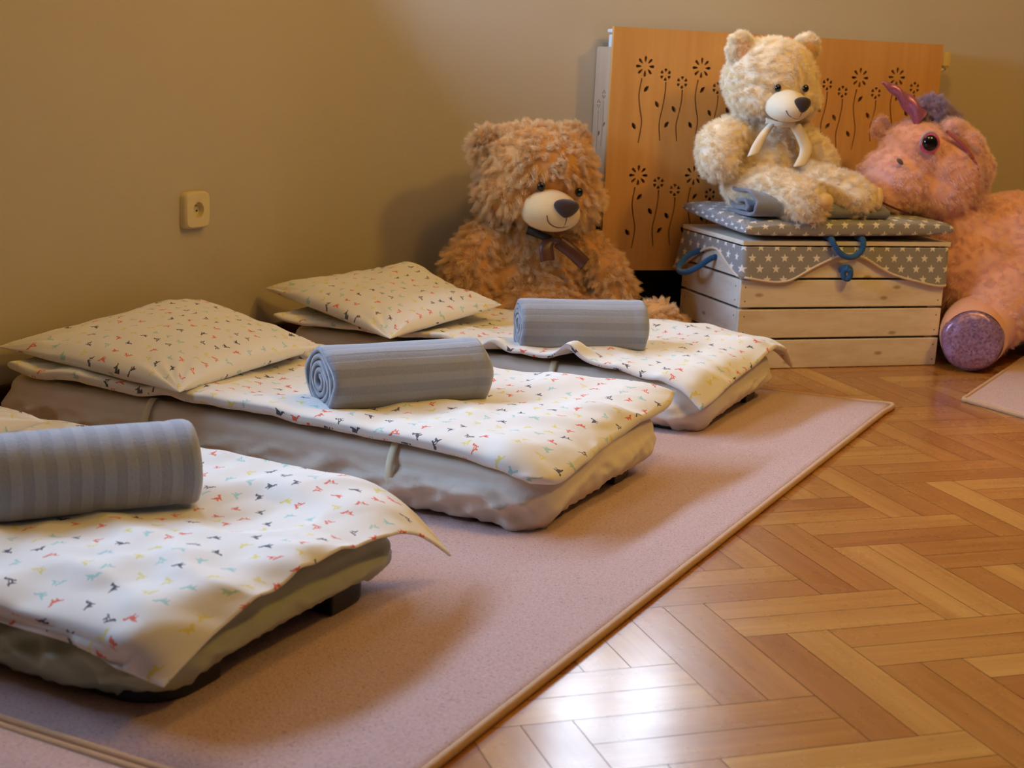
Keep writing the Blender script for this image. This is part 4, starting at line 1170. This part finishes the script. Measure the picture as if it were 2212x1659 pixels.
roll((-1.572, 2.383), (-1.376, 2.675), 'rolled grey blanket on the cot between the two others, next to the socket wall', MAT['blanket_long'], .148, .077, 2)
roll((-1.575, 3.232), (-1.318, 3.423), 'rolled grey blanket in front of the tan bear', MAT['blanket_long'], .148, .073, 3)

# ------------------------------------------------------------------ lamps and daylight
LP = dict(L1=(76, 44, 5.5), L2=(42, 24, 2.8), W1=(85, 130, 208), W2=(26, 31, 38), SKY=.3)
def power(rgb):
    m = max(rgb); return m, tuple(c / m for c in rgb)
def ceiling_lamp(loc, rgb, label):
    watts, col = power(rgb)
    t = empty('ceiling_lamp', (loc[0], loc[1], ZC)); tag(t, label, 'lamp', 'round ceiling lamps')
    bm = bmesh.new(); bmesh.ops.create_cone(bm, cap_ends=True, segments=40, radius1=.17, radius2=.17, depth=.03, matrix=Matrix.Translation((0, 0, -.016)))
    obj('lamp_base', bm, MAT['lamp_metal'], t)
    bm = bmesh.new(); bmesh.ops.create_uvsphere(bm, u_segments=32, v_segments=16, radius=1, matrix=Matrix.Translation((0, 0, -.03)) @ Matrix.Diagonal((.15, .15, .07, 1)))
    bmesh.ops.delete(bm, geom=[v for v in bm.verts if v.co.z > -.029], context='VERTS')
    obj('lamp_shade', bm, MAT['lamp'], t, True)
    li = bpy.data.lights.new('lamp_light', 'POINT'); li.shadow_soft_size = .15; li.energy = watts; li.color = col
    o = bpy.data.objects.new('lamp_light', li); o.location = (loc[0], loc[1], ZC - .21); COL.objects.link(o)
    return t
ceiling_lamp((.5, 3.3), LP['L1'], 'round ceiling lamp above the open floor by the unicorn')
ceiling_lamp((-.7, 3.0), LP['L2'], 'round ceiling lamp above the cots')

def daylight(p, q, hole, t, rgb, tilt=0.0, spread=180):
    watts, col = power(rgb)
    d = (q - p).normalized(); nrm = Vector((-d.y, d.x, 0)); s0, s1, z0, z1 = hole
    li = bpy.data.lights.new('daylight', 'AREA'); li.shape = 'RECTANGLE'; li.size = s1 - s0; li.size_y = z1 - z0; li.energy = watts; li.color = col; li.spread = math.radians(spread)
    o = bpy.data.objects.new('daylight', li)
    c = p + d * (s0 + s1) / 2 + nrm * (t + .03); o.location = (c.x, c.y, (z0 + z1) / 2)
    o.rotation_euler = (-nrm + Vector((0, 0, -tilt))).to_track_quat('-Z', 'Y').to_euler(); COL.objects.link(o)
daylight(PL0, CORN, W1, .26, LP['W1'], .30, 180)
daylight(CORN, FAR, W2, .3, LP['W2'], .2)
wd = bpy.data.worlds.new('sky'); SC.world = wd; wd.use_nodes = True
bg = wd.node_tree.nodes['Background']; bg.inputs[0].default_value = (.62, .78, 1.0, 1); bg.inputs[1].default_value = LP['SKY']

# ------------------------------------------------------------------ camera
cam = bpy.data.cameras.new('camera'); co = bpy.data.objects.new('camera', cam); COL.objects.link(co); SC.camera = co
cam.sensor_fit = 'HORIZONTAL'; cam.sensor_width = 17.3; cam.lens = 3197 / 2212 * 17.3
yaw, pitch, rl = math.radians(26.26), math.radians(12.344), math.radians(2.705)
rh = Vector((math.cos(yaw), math.sin(yaw), 0)); fh = Vector((-math.sin(yaw), math.cos(yaw), 0)); zz = Vector((0, 0, 1))
fwd = fh * math.cos(pitch) - zz * math.sin(pitch); upp = fh * math.sin(pitch) + zz * math.cos(pitch)
right = rh * math.cos(rl) + upp * math.sin(rl); up = -rh * math.sin(rl) + upp * math.cos(rl)
Mx = Matrix((( right.x, up.x, -fwd.x, 0), (right.y, up.y, -fwd.y, 0), (right.z, up.z, -fwd.z, .85), (0, 0, 0, 1)))
co.matrix_world = Mx
cam.dof.use_dof = True; cam.dof.focus_distance = 3.1; cam.dof.aperture_fstop = 3.2
cam.clip_start = .05

SC.view_settings.view_transform = 'Standard'; SC.view_settings.look = 'None'
SC.view_settings.gamma = 1.0; SC.view_settings.use_curve_mapping = False
SC.view_settings.exposure = -0.08
SC.cycles.use_denoising = True
SC.cycles.sample_clamp_indirect = 3.0; SC.cycles.max_bounces = 6; SC.cycles.diffuse_bounces = 4; SC.cycles.adaptive_threshold = .05
